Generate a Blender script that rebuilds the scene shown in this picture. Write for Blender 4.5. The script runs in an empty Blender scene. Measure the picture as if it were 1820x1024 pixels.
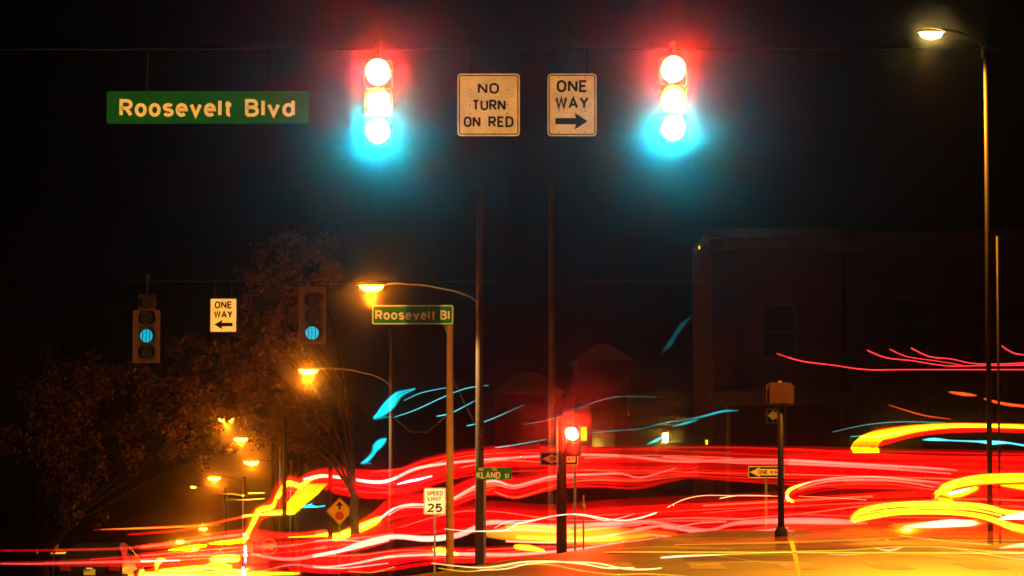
import bpy, bmesh, math, random
from mathutils import Vector, Matrix
R = math.radians
rng = random.Random(7)
S = bpy.context.scene
C = S.collection

# ------------------------------------------------------------------ camera
FPX, PW, PH, HOR, CAMZ = 5000.0, 1820.0, 1024.0, 807.0, 1.6
TILT = math.atan((HOR - PH / 2) / FPX)
cam = bpy.data.objects.new('camera', bpy.data.cameras.new('camera'))
C.objects.link(cam)
cam.location = (0, 0, CAMZ)
cam.rotation_euler = (math.pi / 2 + TILT, 0, 0)
cam.data.sensor_width = 36.0
cam.data.lens = FPX / PW * 36.0
cam.data.clip_start = 0.1
cam.data.clip_end = 6000
S.camera = cam

# ------------------------------------------------------------------ world: moonless night sky
w = bpy.data.worlds.new('World'); S.world = w; w.use_nodes = True
nt = w.node_tree
sky = nt.nodes.new('ShaderNodeTexSky'); sky.sky_type = 'NISHITA'; sky.sun_disc = False
sky.sun_elevation = R(-8); sky.sun_rotation = R(200)
bg = nt.nodes['Background']; bg.inputs['Strength'].default_value = 0.002
nt.links.new(sky.outputs[0], bg.inputs['Color'])
S.view_settings.view_transform = 'Standard'
S.view_settings.look = 'None'
S.view_settings.exposure = 0
S.view_settings.gamma = 1
cy = S.cycles
cy.max_bounces = 6; cy.diffuse_bounces = 2; cy.glossy_bounces = 2; cy.volume_bounces = 0
cy.transparent_max_bounces = 32
cy.sample_clamp_indirect = 2.0
cy.caustics_reflective = False; cy.caustics_refractive = False
cy.use_denoising = True

# ------------------------------------------------------------------ helpers
def at(px, py, Y):
    """world point at depth Y seen at photograph pixel (px, py): used once to measure the place"""
    u = (px - PW / 2) / FPX; v = -(py - PH / 2) / FPX
    c, s = math.cos(TILT), math.sin(TILT)
    dy, dz = c - v * s, s + v * c
    k = Y / dy
    return Vector((u * k, Y, CAMZ + dz * k))
def ppm(Y): return FPX / Y
def sstep(t):
    t = min(1, max(0, t)); return t * t * (3 - 2 * t)
def g(x, y):
    """height of the ground: level crossing, street falling away downhill beyond it"""
    s = y - 37 - 4.0 * max(0.0, x + 2.0)
    s = 0 if s < -6 else ((s + 6) ** 2 / 24 if s < 6 else s)
    s = min(s, 375)
    return -0.055 * s - 0.15 * sstep((-x - 4) / 8) * sstep((y - 37) / 20)
VPX = (225 - 910) / FPX           # the street runs away along x = VPX * y + L

def mat(name, col, rough=0.6, metal=0.0, var=0.15, scale=6.0, emit=None, estr=0.0, bump=0.0, spec=0.5, hard=False):
    m = bpy.data.materials.new(name); m.use_nodes = True
    n, l = m.node_tree.nodes, m.node_tree.links
    b = n['Principled BSDF']
    b.inputs['Roughness'].default_value = rough; b.inputs['Metallic'].default_value = metal
    b.inputs['Specular IOR Level'].default_value = spec
    tc = n.new('ShaderNodeTexCoord'); nz = n.new('ShaderNodeTexNoise')
    nz.inputs['Scale'].default_value = scale; nz.inputs['Detail'].default_value = 6
    l.new(tc.outputs['Object'], nz.inputs['Vector'])
    mx = n.new('ShaderNodeMix'); mx.data_type = 'RGBA'
    mx.inputs[6].default_value = (*[c * (1 - var) for c in col], 1)
    mx.inputs[7].default_value = (*[min(1, c * (1 + var)) for c in col], 1)
    fac = nz.outputs['Fac']
    if hard:
        n2 = n.new('ShaderNodeTexNoise'); n2.inputs['Scale'].default_value = scale * 9; n2.inputs['Detail'].default_value = 8
        l.new(tc.outputs['Object'], n2.inputs['Vector'])
        ad = n.new('ShaderNodeMath'); ad.operation = 'ADD'; l.new(fac, ad.inputs[0]); l.new(n2.outputs['Fac'], ad.inputs[1])
        mr = n.new('ShaderNodeMapRange'); mr.inputs['From Min'].default_value = .75; mr.inputs['From Max'].default_value = 1.25
        l.new(ad.outputs[0], mr.inputs['Value']); fac = mr.outputs['Result']
    l.new(fac, mx.inputs[0]); l.new(mx.outputs[2], b.inputs['Base Color'])
    if bump:
        bp = n.new('ShaderNodeBump'); bp.inputs['Strength'].default_value = bump; bp.inputs['Distance'].default_value = 0.02
        l.new(nz.outputs['Fac'], bp.inputs['Height']); l.new(bp.outputs['Normal'], b.inputs['Normal'])
    if emit:
        b.inputs['Emission Color'].default_value = (*emit, 1); b.inputs['Emission Strength'].default_value = estr
    return m
def lit(name, col, strength):
    m = bpy.data.materials.new(name); m.use_nodes = True
    n, l = m.node_tree.nodes, m.node_tree.links
    n.remove(n['Principled BSDF'])
    e = n.new('ShaderNodeEmission'); e.inputs['Color'].default_value = (*col, 1); e.inputs['Strength'].default_value = strength
    l.new(e.outputs[0], n['Material Output'].inputs['Surface'])
    return m
_glow = {}
def streak_mat(col, e):
    key = (tuple(round(c, 3) for c in col), round(e, 2))
    if key not in _glow:
        m = bpy.data.materials.new('streak_light'); m.use_nodes = True
        n, l = m.node_tree.nodes, m.node_tree.links
        n.remove(n['Principled BSDF'])
        em = n.new('ShaderNodeEmission'); em.inputs['Color'].default_value = (*col, 1); em.inputs['Strength'].default_value = e
        l.new(em.outputs[0], n['Material Output'].inputs['Volume'])
        _glow[key] = m
    return _glow[key]

def thing(name, label, cat, loc=(0, 0, 0), rz=0.0, group=None):
    o = bpy.data.objects.new(name, None); C.objects.link(o)
    o.empty_display_size = 0.3
    o.location = loc; o.rotation_euler = (0, 0, rz)
    return tag(o, label, cat, group)
def tag(o, label, cat, group=None):
    o['label'] = label; o['category'] = cat
    if group: o['group'] = group
    return o
def obj(name, bm, m, parent=None, smooth=False, loc=None):
    bmesh.ops.recalc_face_normals(bm, faces=bm.faces)
    me = bpy.data.meshes.new(name); bm.to_mesh(me); bm.free()
    if smooth:
        for p in me.polygons: p.use_smooth = True
    me.materials.append(m)
    o = bpy.data.objects.new(name, me); C.objects.link(o)
    if parent: o.parent = parent
    if loc is not None: o.location = loc
    return o
def copy_tree(o, parent=None):
    c = o.copy(); C.objects.link(c); c.parent = parent
    for ch in list(o.children): copy_tree(ch, c)
    return c
def box(bm, c, s, rot=None, bev=0.0):
    r = bmesh.ops.create_cube(bm, size=1.0)
    vs = r['verts']
    bmesh.ops.scale(bm, vec=s, verts=vs)
    if bev:
        es = list({e for v in vs for e in v.link_edges})
        q = bmesh.ops.bevel(bm, geom=es, offset=bev, segments=2, affect='EDGES')
        vs = list({v for f in q['faces'] for v in f.verts} | {v for v in vs if v.is_valid})
        # collect the whole island
        seen = set(vs); st = list(vs)
        while st:
            v = st.pop()
            for e in v.link_edges:
                ov = e.other_vert(v)
                if ov not in seen: seen.add(ov); st.append(ov)
        vs = list(seen)
    if rot is not None: bmesh.ops.rotate(bm, cent=(0, 0, 0), matrix=rot, verts=vs)
    bmesh.ops.translate(bm, vec=c, verts=vs)
    return vs
def tube(bm, pts, rad, sides=10, cap=True):
    """a round tube through pts; rad a number or a list"""
    pts = [Vector(p) for p in pts]
    n = len(pts)
    if not isinstance(rad, (list, tuple)): rad = [rad] * n
    rings = []
    for i, p in enumerate(pts):
        t = (pts[min(i + 1, n - 1)] - pts[max(i - 1, 0)])
        if t.length < 1e-9: t = Vector((0, 0, 1))
        t.normalize()
        ref = Vector((0, 0, 1)) if abs(t.z) < 0.9 else Vector((0, 1, 0))
        a = t.cross(ref).normalized(); b = a.cross(t).normalized()
        rings.append([bm.verts.new(p + (a * math.cos(k * 2 * math.pi / sides) + b * math.sin(k * 2 * math.pi / sides)) * rad[i]) for k in range(sides)])
    for i in range(n - 1):
        for k in range(sides):
            bm.faces.new((rings[i][k], rings[i][(k + 1) % sides], rings[i + 1][(k + 1) % sides], rings[i + 1][k]))
    if cap:
        bm.faces.new(rings[0][::-1]); bm.faces.new(rings[-1])
    return rings
def lathe(bm, prof, axis='Y', c=(0, 0, 0), sides=24):
    """prof = (radius, along) pairs"""
    rings = []
    for r, h in prof:
        ring = []
        for k in range(sides):
            a = k * 2 * math.pi / sides
            x, y = r * math.cos(a), r * math.sin(a)
            p = (x, h, y) if axis == 'Y' else ((x, y, h) if axis == 'Z' else (h, x, y))
            ring.append(bm.verts.new(Vector(p) + Vector(c)))
        rings.append(ring)
    for i in range(len(rings) - 1):
        for k in range(sides):
            bm.faces.new((rings[i][k], rings[i][(k + 1) % sides], rings[i + 1][(k + 1) % sides], rings[i + 1][k]))
    return rings
def rrect(w_, h_, r, n=5):
    out = []
    for cx, cy_, a0 in ((w_/2-r, h_/2-r, 0), (-w_/2+r, h_/2-r, 90), (-w_/2+r, -h_/2+r, 180), (w_/2-r, -h_/2+r, 270)):
        for k in range(n + 1):
            a = R(a0 + 90 * k / n); out.append((cx + r * math.cos(a), cy_ + r * math.sin(a)))
    return out
def plate(bm, outline, y0, y1):
    """outline (x, z) made solid between y0 (front, towards the camera) and y1"""
    f = [bm.verts.new((x, y0, z)) for x, z in outline]
    b = [bm.verts.new((x, y1, z)) for x, z in outline]
    n = len(f)
    bm.faces.new(f); bm.faces.new(b[::-1])
    for i in range(n): bm.faces.new((f[i], b[i], b[(i + 1) % n], f[(i + 1) % n]))
def ring_plate(bm, out, inn, y0, y1):
    n = len(out)
    vs = [[bm.verts.new((x, y, z)) for x, z in o] for o in (out, inn) for y in (y0, y1)]
    of, ob, nf, nb = vs
    for i in range(n):
        j = (i + 1) % n
        bm.faces.new((of[i], of[j], nf[j], nf[i])); bm.faces.new((ob[i], nb[i], nb[j], ob[j]))
        bm.faces.new((of[i], ob[i], ob[j], of[j])); bm.faces.new((nf[i], nf[j], nb[j], nb[i]))
def arc(cx, cy_, rx, ry, a0, a1, n=14):
    return [(cx + rx * math.cos(R(a0 + (a1 - a0) * k / n)), cy_ + ry * math.sin(R(a0 + (a1 - a0) * k / n))) for k in range(n + 1)]
def glyphs():
    """highway lettering as strokes: capital height 1, (advance width, strokes)"""
    G = {}
    G['N'] = (.62, [[(0, 0), (0, 1)], [(0, 1), (.62, 0)], [(.62, 0), (.62, 1)]])
    G['O'] = (.62, [arc(.31, .66, .31, .34, 0, 180) + arc(.31, .34, .31, .34, 180, 360) + [(.62, .66)]])
    G['0'] = (.5, [arc(.25, .7, .25, .3, 0, 180) + arc(.25, .3, .25, .3, 180, 360) + [(.5, .7)]])
    G['T'] = (.56, [[(0, 1), (.56, 1)], [(.28, 1), (.28, 0)]])
    G['U'] = (.6, [[(0, 1), (0, .3)] + arc(.3, .3, .3, .3, 180, 360) + [(.6, 1)]])
    G['R'] = (.58, [[(0, 0), (0, 1), (.3, 1)] + arc(.31, .74, .26, .26, 90, -90) + [(0, .48)], [(.28, .48), (.58, 0)]])
    G['E'] = (.5, [[(.5, 1), (0, 1), (0, 0), (.5, 0)], [(0, .52), (.42, .52)]])
    G['D'] = (.6, [[(0, 0), (0, 1), (.27, 1)] + arc(.28, .68, .32, .32, 90, 0) + arc(.28, .32, .32, .32, 0, -90) + [(0, 0)]])
    G['W'] = (.86, [[(0, 1), (.2, 0), (.43, .95), (.66, 0), (.86, 1)]])
    G['A'] = (.68, [[(0, 0), (.34, 1), (.68, 0)], [(.13, .32), (.55, .32)]])
    G['Y'] = (.64, [[(0, 1), (.32, .46), (.64, 1)], [(.32, .46), (.32, 0)]])
    G['S'] = (.54, [arc(.27, .75, .26, .25, 20, 250)[:-1] + arc(.27, .25, .27, .26, 80, -160)])
    G['P'] = (.54, [[(0, 0), (0, 1), (.28, 1)] + arc(.28, .72, .26, .28, 90, -90) + [(0, .44)]])
    G['L'] = (.48, [[(0, 1), (0, 0), (.48, 0)]])
    G['I'] = (.02, [[(.01, 0), (.01, 1)]])
    G['M'] = (.74, [[(0, 0), (0, 1), (.37, .25), (.74, 1), (.74, 0)]])
    G['K'] = (.6, [[(0, 0), (0, 1)], [(.58, 1), (0, .38)], [(.2, .58), (.6, 0)]])
    G['B'] = (.58, [[(0, 0), (0, 1), (.28, 1)] + arc(.3, .77, .23, .23, 90, -90) + [(0, .54)], [(.28, .54)] + arc(.3, .27, .28, .27, 90, -90) + [(0, 0)]])
    G['1'] = (.16, [[(0, .78), (.16, 1), (.16, 0)]])
    G['2'] = (.54, [arc(.27, .73, .27, .27, 160, -30) + [(0, 0), (.56, 0)]])
    G['5'] = (.54, [[(.5, 1), (.06, 1), (.03, .52)] + arc(.26, .33, .28, .33, 120, -150)])
    G['o'] = (.5, [arc(.25, .36, .25, .36, 0, 360, 24)])
    G['s'] = (.44, [arc(.22, .55, .21, .17, 25, 250)[:-1] + arc(.22, .18, .22, .18, 80, -160)])
    G['e'] = (.5, [[(.02, .38), (.5, .38)] + arc(.25, .36, .25, .36, 5, 315)])
    G['v'] = (.52, [[(0, .72), (.26, 0), (.52, .72)]])
    G['l'] = (.02, [[(.01, 0), (.01, 1)]])
    G['t'] = (.34, [[(.14, .95), (.14, .14)] + arc(.26, .12, .12, .12, 180, 280, 6), [(0, .72), (.34, .72)]])
    G['d'] = (.5, [arc(.25, .36, .25, .36, 0, 360, 24), [(.5, 0), (.5, 1)]])
    return G
GLY = glyphs()
def stroke_bm(bm, pts, hw, y):
    """a flat ribbon of half width hw along pts, mitred, in the plane y"""
    P = [Vector(p) for p in pts]
    P = [p for i, p in enumerate(P) if i == 0 or (p - P[i - 1]).length > 1e-5]
    n = len(P); closed = (P[0] - P[-1]).length < 1e-4
    if closed: P = P[:-1]; n -= 1
    rows = []
    for i in range(n):
        a = P[(i - 1) % n] if (closed or i > 0) else None
        c = P[(i + 1) % n] if (closed or i < n - 1) else None
        d1 = (P[i] - a).normalized() if a is not None else None
        d2 = (c - P[i]).normalized() if c is not None else None
        if d1 is None: d1 = d2
        if d2 is None: d2 = d1
        n1, n2 = Vector((-d1.y, d1.x)), Vector((-d2.y, d2.x))
        m = (n1 + n2); m = m.normalized() if m.length > 1e-4 else n1
        k = hw / max(.45, m.dot(n1))
        p = P[i]
        if not closed and i == 0: p = p - d1 * 0
        rows.append((bm.verts.new((p.x + m.x * k, y, p.y + m.y * k)), bm.verts.new((p.x - m.x * k, y, p.y - m.y * k))))
    for i in range(n if closed else n - 1):
        r, q = rows[i], rows[(i + 1) % n]
        bm.faces.new((r[0], r[1], q[1], q[0]))
def lettering(text, height, width, m, parent, cx, cz, y, bold=0.0, name='lettering', sw=.195, gap=.2):
    """text in strokes on the board, overall height and width given, centred at (cx, cz)"""
    x = 0.0; strokes = []
    for ch in text:
        if ch == ' ': x += .38; continue
        adv, st = GLY[ch]
        for q in st: strokes.append([(px + x, pz) for px, pz in q])
        x += adv + gap + sw * .6
    x -= gap + sw * .6
    hw = sw / 2
    sx, sz = (width - height * sw) / x, height * (1 - sw)
    bm = bmesh.new()
    for i, q in enumerate(strokes):
        stroke_bm(bm, [((px - x / 2) * sx + cx, (pz - .5) * sz + cz) for px, pz in q], height * hw, y - .0003 * (i % 4))
    r = bmesh.ops.extrude_face_region(bm, geom=bm.faces[:])
    bmesh.ops.translate(bm, vec=(0, .002, 0), verts=[v for v in r['geom'] if isinstance(v, bmesh.types.BMVert)])
    return obj(name, bm, m, parent)

# ------------------------------------------------------------------ materials
M = {
 'asphalt': mat('asphalt', (0.055, 0.05, 0.046), 0.5, var=0.7, scale=0.7, bump=0.8, hard=True),
 'earth': mat('earth', (0.03, 0.032, 0.02), 0.95, var=0.5, scale=0.8),
 'concrete': mat('concrete', (0.22, 0.21, 0.19), 0.85, var=0.25, scale=2.0),
 'paint_yellow': mat('paint_yellow', (0.55, 0.36, 0.04), 0.6, var=0.3, scale=9),
 'paint_worn': mat('worn_road_paint', (0.2, 0.19, 0.17), 0.7, var=0.6, scale=5, hard=True),
 'tar': mat('tar', (0.018, 0.017, 0.016), 0.4, var=0.4, scale=3),
 'paint_white': mat('paint_white', (0.7, 0.7, 0.66), 0.6, var=0.3, scale=9),
 'black': mat('black_enamel', (0.005, 0.005, 0.005), 0.7, var=0.3, spec=0.1),
 'housing': mat('dark_green_housing', (0.035, 0.014, 0.008), 0.7, var=0.5, scale=14, spec=0.1),
 'cable': mat('steel_cable', (0.008, 0.008, 0.008), 0.8, spec=0.05),
 'steel': mat('galvanised_steel', (0.2, 0.2, 0.19), 0.5, 0.6, var=0.2, scale=10),
 'dark_metal': mat('dark_metal', (0.007, 0.0065, 0.006), 0.5, 0.0, var=0.2, spec=0.06),
 'alu': mat('sign_aluminium', (0.3, 0.3, 0.3), 0.5, 0.7, var=0.15),
 'white_sheet': mat('white_sign_sheeting', (0.74, 0.72, 0.66), 0.55, var=0.22, scale=5, hard=True),
 'white_letter': mat('white_sign_lettering', (0.8, 0.8, 0.74), 0.5, var=0.06, scale=9),
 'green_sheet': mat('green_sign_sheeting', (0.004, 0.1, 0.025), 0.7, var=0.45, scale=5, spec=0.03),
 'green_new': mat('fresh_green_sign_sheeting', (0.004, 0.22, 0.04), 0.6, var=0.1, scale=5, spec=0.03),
 'yellow_sheet': mat('yellow_sign_sheeting', (0.7, 0.62, 0.03), 0.5, var=0.1),
 'red_sheet': mat('red_sign_sheeting', (0.45, 0.02, 0.02), 0.5, var=0.15),
 'black_letter': mat('black_sign_lettering', (0.006, 0.006, 0.006), 0.7, var=0.2, spec=0.04),
 'tan_pole': mat('tan_pole_paint', (0.34, 0.2, 0.1), 0.7, var=0.3, scale=8, spec=0.1),
 'wood': mat('weathered_wood', (0.022, 0.009, 0.006), 0.9, var=0.4, scale=9, bump=0.6),
 'bark': mat('bark', (0.014, 0.008, 0.006), 0.95, var=0.5, scale=6, bump=0.9),
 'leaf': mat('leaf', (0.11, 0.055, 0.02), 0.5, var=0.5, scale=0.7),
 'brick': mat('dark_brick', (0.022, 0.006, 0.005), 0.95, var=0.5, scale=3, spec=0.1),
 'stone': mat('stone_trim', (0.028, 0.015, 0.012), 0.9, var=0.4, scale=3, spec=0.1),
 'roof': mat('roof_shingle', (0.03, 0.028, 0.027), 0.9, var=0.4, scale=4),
 'glass': mat('dark_window_glass', (0.01, 0.011, 0.012), 0.08, var=0.1),
 'carpaint': mat('dark_car_paint', (0.012, 0.012, 0.014), 0.2, 0.2, var=0.1),
 'rubber': mat('rubber', (0.012, 0.012, 0.012), 0.8),
 'unlit_lens': mat('unlit_lens', (0.006, 0.004, 0.004), 0.7, var=0.1, spec=0.05),
 'red_lens': mat('red_lamp_lens', (0.25, 0.01, 0.01), 0.25, var=0.1),
 'sig_red': lit('red_signal_light', (1.0, 0.022, 0.007), 5200),
 'sig_yellow': lit('yellow_signal_light', (1.0, 0.42, 0.01), 420),
 'sig_green': lit('green_signal_light', (0.004, 0.78, 1.0), 5000),
 'sig_dim': lit('louvred_green_light', (0.0, 0.55, 0.75), 0.9),
 'sodium': lit('sodium_lamp_light', (1.0, 0.22, 0.004), 200),
 'warm': lit('warm_lamp_light', (1.0, 0.66, 0.16), 260),
 'porch': lit('porch_light', (1.0, 0.55, 0.05), 420),
 'hand': lit('yellow_pedestrian_light', (1.0, 0.75, 0.0), 1.6),
 'plate_fill': lit('added_plate_light', (1.0, 0.75, 0.4), 1.2),
}

# ------------------------------------------------------------------ ground, streets, pavements
def grid(name, xs, ys, zf, m, xf=None):
    bm = bmesh.new(); rows = []
    for y in ys:
        row = []
        for x in xs:
            X = xf(x, y) if xf else x
            row.append(bm.verts.new((X, y, zf(X, y))))
        rows.append(row)
    for j in range(len(ys) - 1):
        for i in range(len(xs) - 1):
            bm.faces.new((rows[j][i], rows[j][i + 1], rows[j + 1][i + 1], rows[j + 1][i]))
    o = obj(name, bm, m, smooth=True)
    o['kind'] = 'structure'
    return o
def span(a, b, n): return [a + (b - a) * i / n for i in range(n + 1)]
gx = [-3000, -900, -300, -160] + span(-110, 60, 85) + [90, 160, 300, 900, 3000]
gy = [-600, -120, -40] + span(-20, 140, 64) + span(144, 440, 60) + [520, 800, 1500, 3500]
grid('ground', gx, gy, lambda x, y: g(x, y) - 0.1, M['earth'])
grid('cross_street', span(-120, 120, 120), span(28, 63, 20), lambda x, y: g(x, y), M['asphalt'])
grid('street', span(-3.6, 8.3, 8), span(63, 430, 150), lambda x, y: g(x, y), M['asphalt'], lambda L, y: VPX * y + L)
grid('near_street', span(-11, 9, 12), span(-40, 28, 24), lambda x, y: g(x, y), M['asphalt'])
def pavement(name, Ls, y0, y1, xf):
    bm = bmesh.new(); prev = None
    n = int((y1 - y0) / 3)
    for y in span(y0, y1, n):
        a, b = xf(Ls[0], y), xf(Ls[1], y)
        r = [bm.verts.new((a, y, g(a, y) - 0.2)), bm.verts.new((a, y, g(a, y) + 0.13)), bm.verts.new((b, y, g(b, y) + 0.13)), bm.verts.new((b, y, g(b, y) - 0.2))]
        if prev:
            for k in range(3): bm.faces.new((prev[k], prev[k + 1], r[k + 1], r[k]))
        else: bm.faces.new(r)
        prev = r
    bm.faces.new(prev[::-1])
    o = obj(name, bm, M['concrete']); o['kind'] = 'structure'
pavement('pavement', (8.32, 11.0), 66, 420, lambda L, y: VPX * y + L)
pavement('pavement', (-6.2, -3.62), 66, 420, lambda L, y: VPX * y + L)
# yellow lane line on the crossing and a worn white stop line
bm = bmesh.new(); prev = None
for t in span(0, 1, 10):
    p, q = at(1397 + 14 * t, 0, 52 - 16 * t), at(1404 + 15 * t, 0, 52 - 16 * t)
    r = [bm.verts.new((p.x, p.y, g(p.x, p.y) + 0.006)), bm.verts.new((q.x, q.y, g(q.x, q.y) + 0.006))]
    if prev: bm.faces.new((prev[0], prev[1], r[1], r[0]))
    prev = r
o = obj('road_marking', bm, M['paint_yellow']); o['kind'] = 'structure'
bm = bmesh.new(); prev = None
for x in span(1.5, 14, 14):
    r = [bm.verts.new((x, 46.0 - .1 * x, g(x, 46) + 0.006)), bm.verts.new((x, 46.45 - .1 * x, g(x, 46.45) + 0.006))]
    if prev: bm.faces.new((prev[0], prev[1], r[1], r[0]))
    prev = r
o = obj('road_marking', bm, M['paint_white']); o['kind'] = 'structure'

def road_patch(corners, m, h):
    bm = bmesh.new(); bm.faces.new([bm.verts.new((x, y, g(x, y) + h)) for x, y in corners])
    o = obj('road_marking', bm, m); o['kind'] = 'structure'
for k in range(6):
    x = 1.2 + k * 1.3
    road_patch([(x, 39.2), (x + .5, 39.2), (x + .55, 41.6), (x + .05, 41.6)], M['paint_worn'], .005)
road_patch([(4.4, 47.2), (8.6, 46.8), (8.8, 49.6), (4.7, 50.3)], M['tar'], .004)
road_patch([(2.6, 42.6), (4.3, 42.4), (4.4, 44.2), (2.7, 44.4)], M['tar'], .004)
road_patch([(-30, 52.0), (30, 50.6), (30, 50.68), (-30, 52.08)], M['tar'], .0045)

# ------------------------------------------------------------------ traffic signals
def section(bm_h, bm_v, cz, D=0.36, lens_r=0.142, visor=0.26):
    """one housing section and its tunnel visor, lens centre at height cz; front faces -Y"""
    box(bm_h, (0, 0.09, cz), (0.345, 0.18, D - 0.008), bev=0.02)
    n = 22
    o1, o2 = [], []
    for k in range(n + 1):                      # open at the bottom
        a = R(-62 + (304) * k / n)
        c, s = math.cos(a), math.sin(a)
        o1.append((bm_v.verts.new((c * (lens_r + 0.01), 0.0, cz + s * (lens_r + 0.01))), bm_v.verts.new((c * (lens_r + 0.016), 0.0, cz + s * (lens_r + 0.016)))))
        ln = visor * (0.45 + 0.55 * (0.5 + 0.5 * s))
        o2.append((bm_v.verts.new((c * (lens_r + 0.01), -ln, cz + s * (lens_r + 0.01))), bm_v.verts.new((c * (lens_r + 0.016), -ln, cz + s * (lens_r + 0.016)))))
    for k in range(n):
        bm_v.faces.new((o1[k][0], o1[k + 1][0], o2[k + 1][0], o2[k][0]))
        bm_v.faces.new((o1[k][1], o2[k][1], o2[k + 1][1], o1[k + 1][1]))
        bm_v.faces.new((o2[k][0], o2[k + 1][0], o2[k + 1][1], o2[k][1]))
def lens_bm(cz, r=0.14):
    bm = bmesh.new()
    prof = [(r * math.sin(R(a)), -0.05 * math.cos(R(a)) ) for a in (2, 20, 40, 60, 78, 90)]
    rings = lathe(bm, prof, 'Y', (0, 0.0, cz), 28)
    bm.faces.new(rings[0])
    bm.faces.new(rings[-1][::-1])
    return bm
def signal(label, px, ys, Y, mats, group, hang=0.5, back=None, rz=0.0, visor=0.26, dx=0):
    top = at(px, ys[0], Y)
    zs = [at(px, y, Y).z for y in ys]
    t = thing('traffic_signal', label, 'traffic light', (top.x, Y, zs[-1] - 0.25), rz, group)
    b0 = t.location.z
    bh = bmesh.new(); bv = bmesh.new()
    for z in zs: section(bh, bv, z - b0, visor=visor)
    obj('housing', bh, M['housing'] if back else M['black'], t)
    obj('visor', bv, M['black'], t)
    for z, m in zip(zs, mats):
        obj('lens', lens_bm(z - b0), M[m], t, True)
    if back:
        bm = bmesh.new()
        for (x0, x1, y0, y1) in back:
            a, c = at(x0, y0, Y), at(x1, y1, Y)
            o_ = [(c.x - top.x, a.z - b0), (a.x - top.x, a.z - b0), (a.x - top.x, c.z - b0), (c.x - top.x, c.z - b0)]
            plate(bm, o_, 0.02, 0.03)
        obj('backplate', bm, M['housing'], t)
    bm = bmesh.new()
    tube(bm, [(0, 0.09, zs[0] - b0 + 0.17), (0, 0.09, zs[0] - b0 + 0.17 + hang)], 0.022)
    box(bm, (0, 0.09, zs[0] - b0 + 0.17 + hang), (0.07, 0.09, 0.08))
    obj('hanger', bm, M['black'], t)
    return t
YN, YF = 34.7, 60.0
GN = 'bright traffic signals over the near side of the crossing'
signal('blazing three-light traffic signal beside the wide green boulevard sign, all lenses lit', 672.5, (131, 183, 235), YN, ('sig_red', 'sig_yellow', 'sig_green'), GN, hang=0.2)
signal('blazing three-light traffic signal beside the white right-arrow ONE WAY sign', 1195.5, (126, 178, 230), YN, ('sig_red', 'sig_yellow', 'sig_green'), GN, hang=0.165)
GF = 'dim traffic signals over the far side of the crossing'
s4 = signal('dim signal of four sections with a stepped backplate, left of the ONE WAY sign', 261, (538, 567, 597, 627), YF, ('unlit_lens', 'unlit_lens', 'sig_dim', 'unlit_lens'), GF, hang=0.4, back=[(246, 276, 524, 551), (236, 284, 551.5, 645)])
s3 = signal('dim signal of three sections, bottom lens lit blue green, by the tree', 555, (535, 563, 592), YF, ('unlit_lens', 'unlit_lens', 'sig_dim'), GF, hang=0.2, back=[(531, 579, 510, 612)])
# louvre bars in front of the two far lit lenses
for s, px, y in ((s4, 261, 597), (s3, 555, 592)):
    bm = bmesh.new(); z = at(px, y, YF).z - s.location.z
    for x in (-0.075, 0.0, 0.075): box(bm, (x, -0.085, z), (0.012, 0.05, 0.29))
    obj('louvre', bm, M['black'], s)

# ------------------------------------------------------------------ signs
def sign_board(t, w_, h_, sheet, radius, y=0.0, border=None, inset=0.012, bw=0.016):
    bm = bmesh.new(); plate(bm, rrect(w_, h_, radius), y, y + 0.012)
    obj('board', bm, M[sheet], t)
    if border:
        bm = bmesh.new()
        ring_plate(bm, rrect(w_ - 2 * inset, h_ - 2 * inset, max(0.005, radius - inset)), rrect(w_ - 2 * (inset + bw), h_ - 2 * (inset + bw), max(0.004, radius - inset - bw)), y - 0.0035, y - 0.0005)
        obj('border', bm, M[border], t)
def sign_frame(px0, px1, py0, py1, Y):
    a, b = at(px0, py0, Y), at(px1, py1, Y)
    return Vector(((a.x + b.x) / 2, Y, (a.z + b.z) / 2)), b.x - a.x, a.z - b.z
def bolts(t, pts, r=.011):
    for x, z in pts:
        bm = bmesh.new(); rg = lathe(bm, [(r, .001), (r, -.006), (r * .6, -.01)], 'Y', (x, -.002, z), 8); bm.faces.new(rg[-1]); bm.faces.new(rg[0])
        obj('bolt', bm, M['dark_metal'], t)
def arrow(bm, x0, x1, z, th, hw, hl, y0, y1):
    """arrow from x0 to x1 (its tip) at height z"""
    d = 1 if x1 > x0 else -1
    xb = x1 - d * hl
    plate(bm, [(x0, z - th / 2), (xb, z - th / 2), (xb - d * hl * .12, z - hw / 2), (x1, z), (xb - d * hl * .12, z + hw / 2), (xb, z + th / 2), (x0, z + th / 2)], y0, y1)
def hang_bars(t, w_, h_, up, m='cable', n=2):
    for k in range(n):
        bm = bmesh.new()
        x = (-0.3 + 0.6 * k / max(1, n - 1)) * w_
        tube(bm, [(x, 0.03, -h_ * 0.3), (x, 0.03, h_ / 2 + up)], 0.012, 6)
        obj('hanger', bm, M[m], t)
WIREZ = at(900, 86, YN).z
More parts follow.
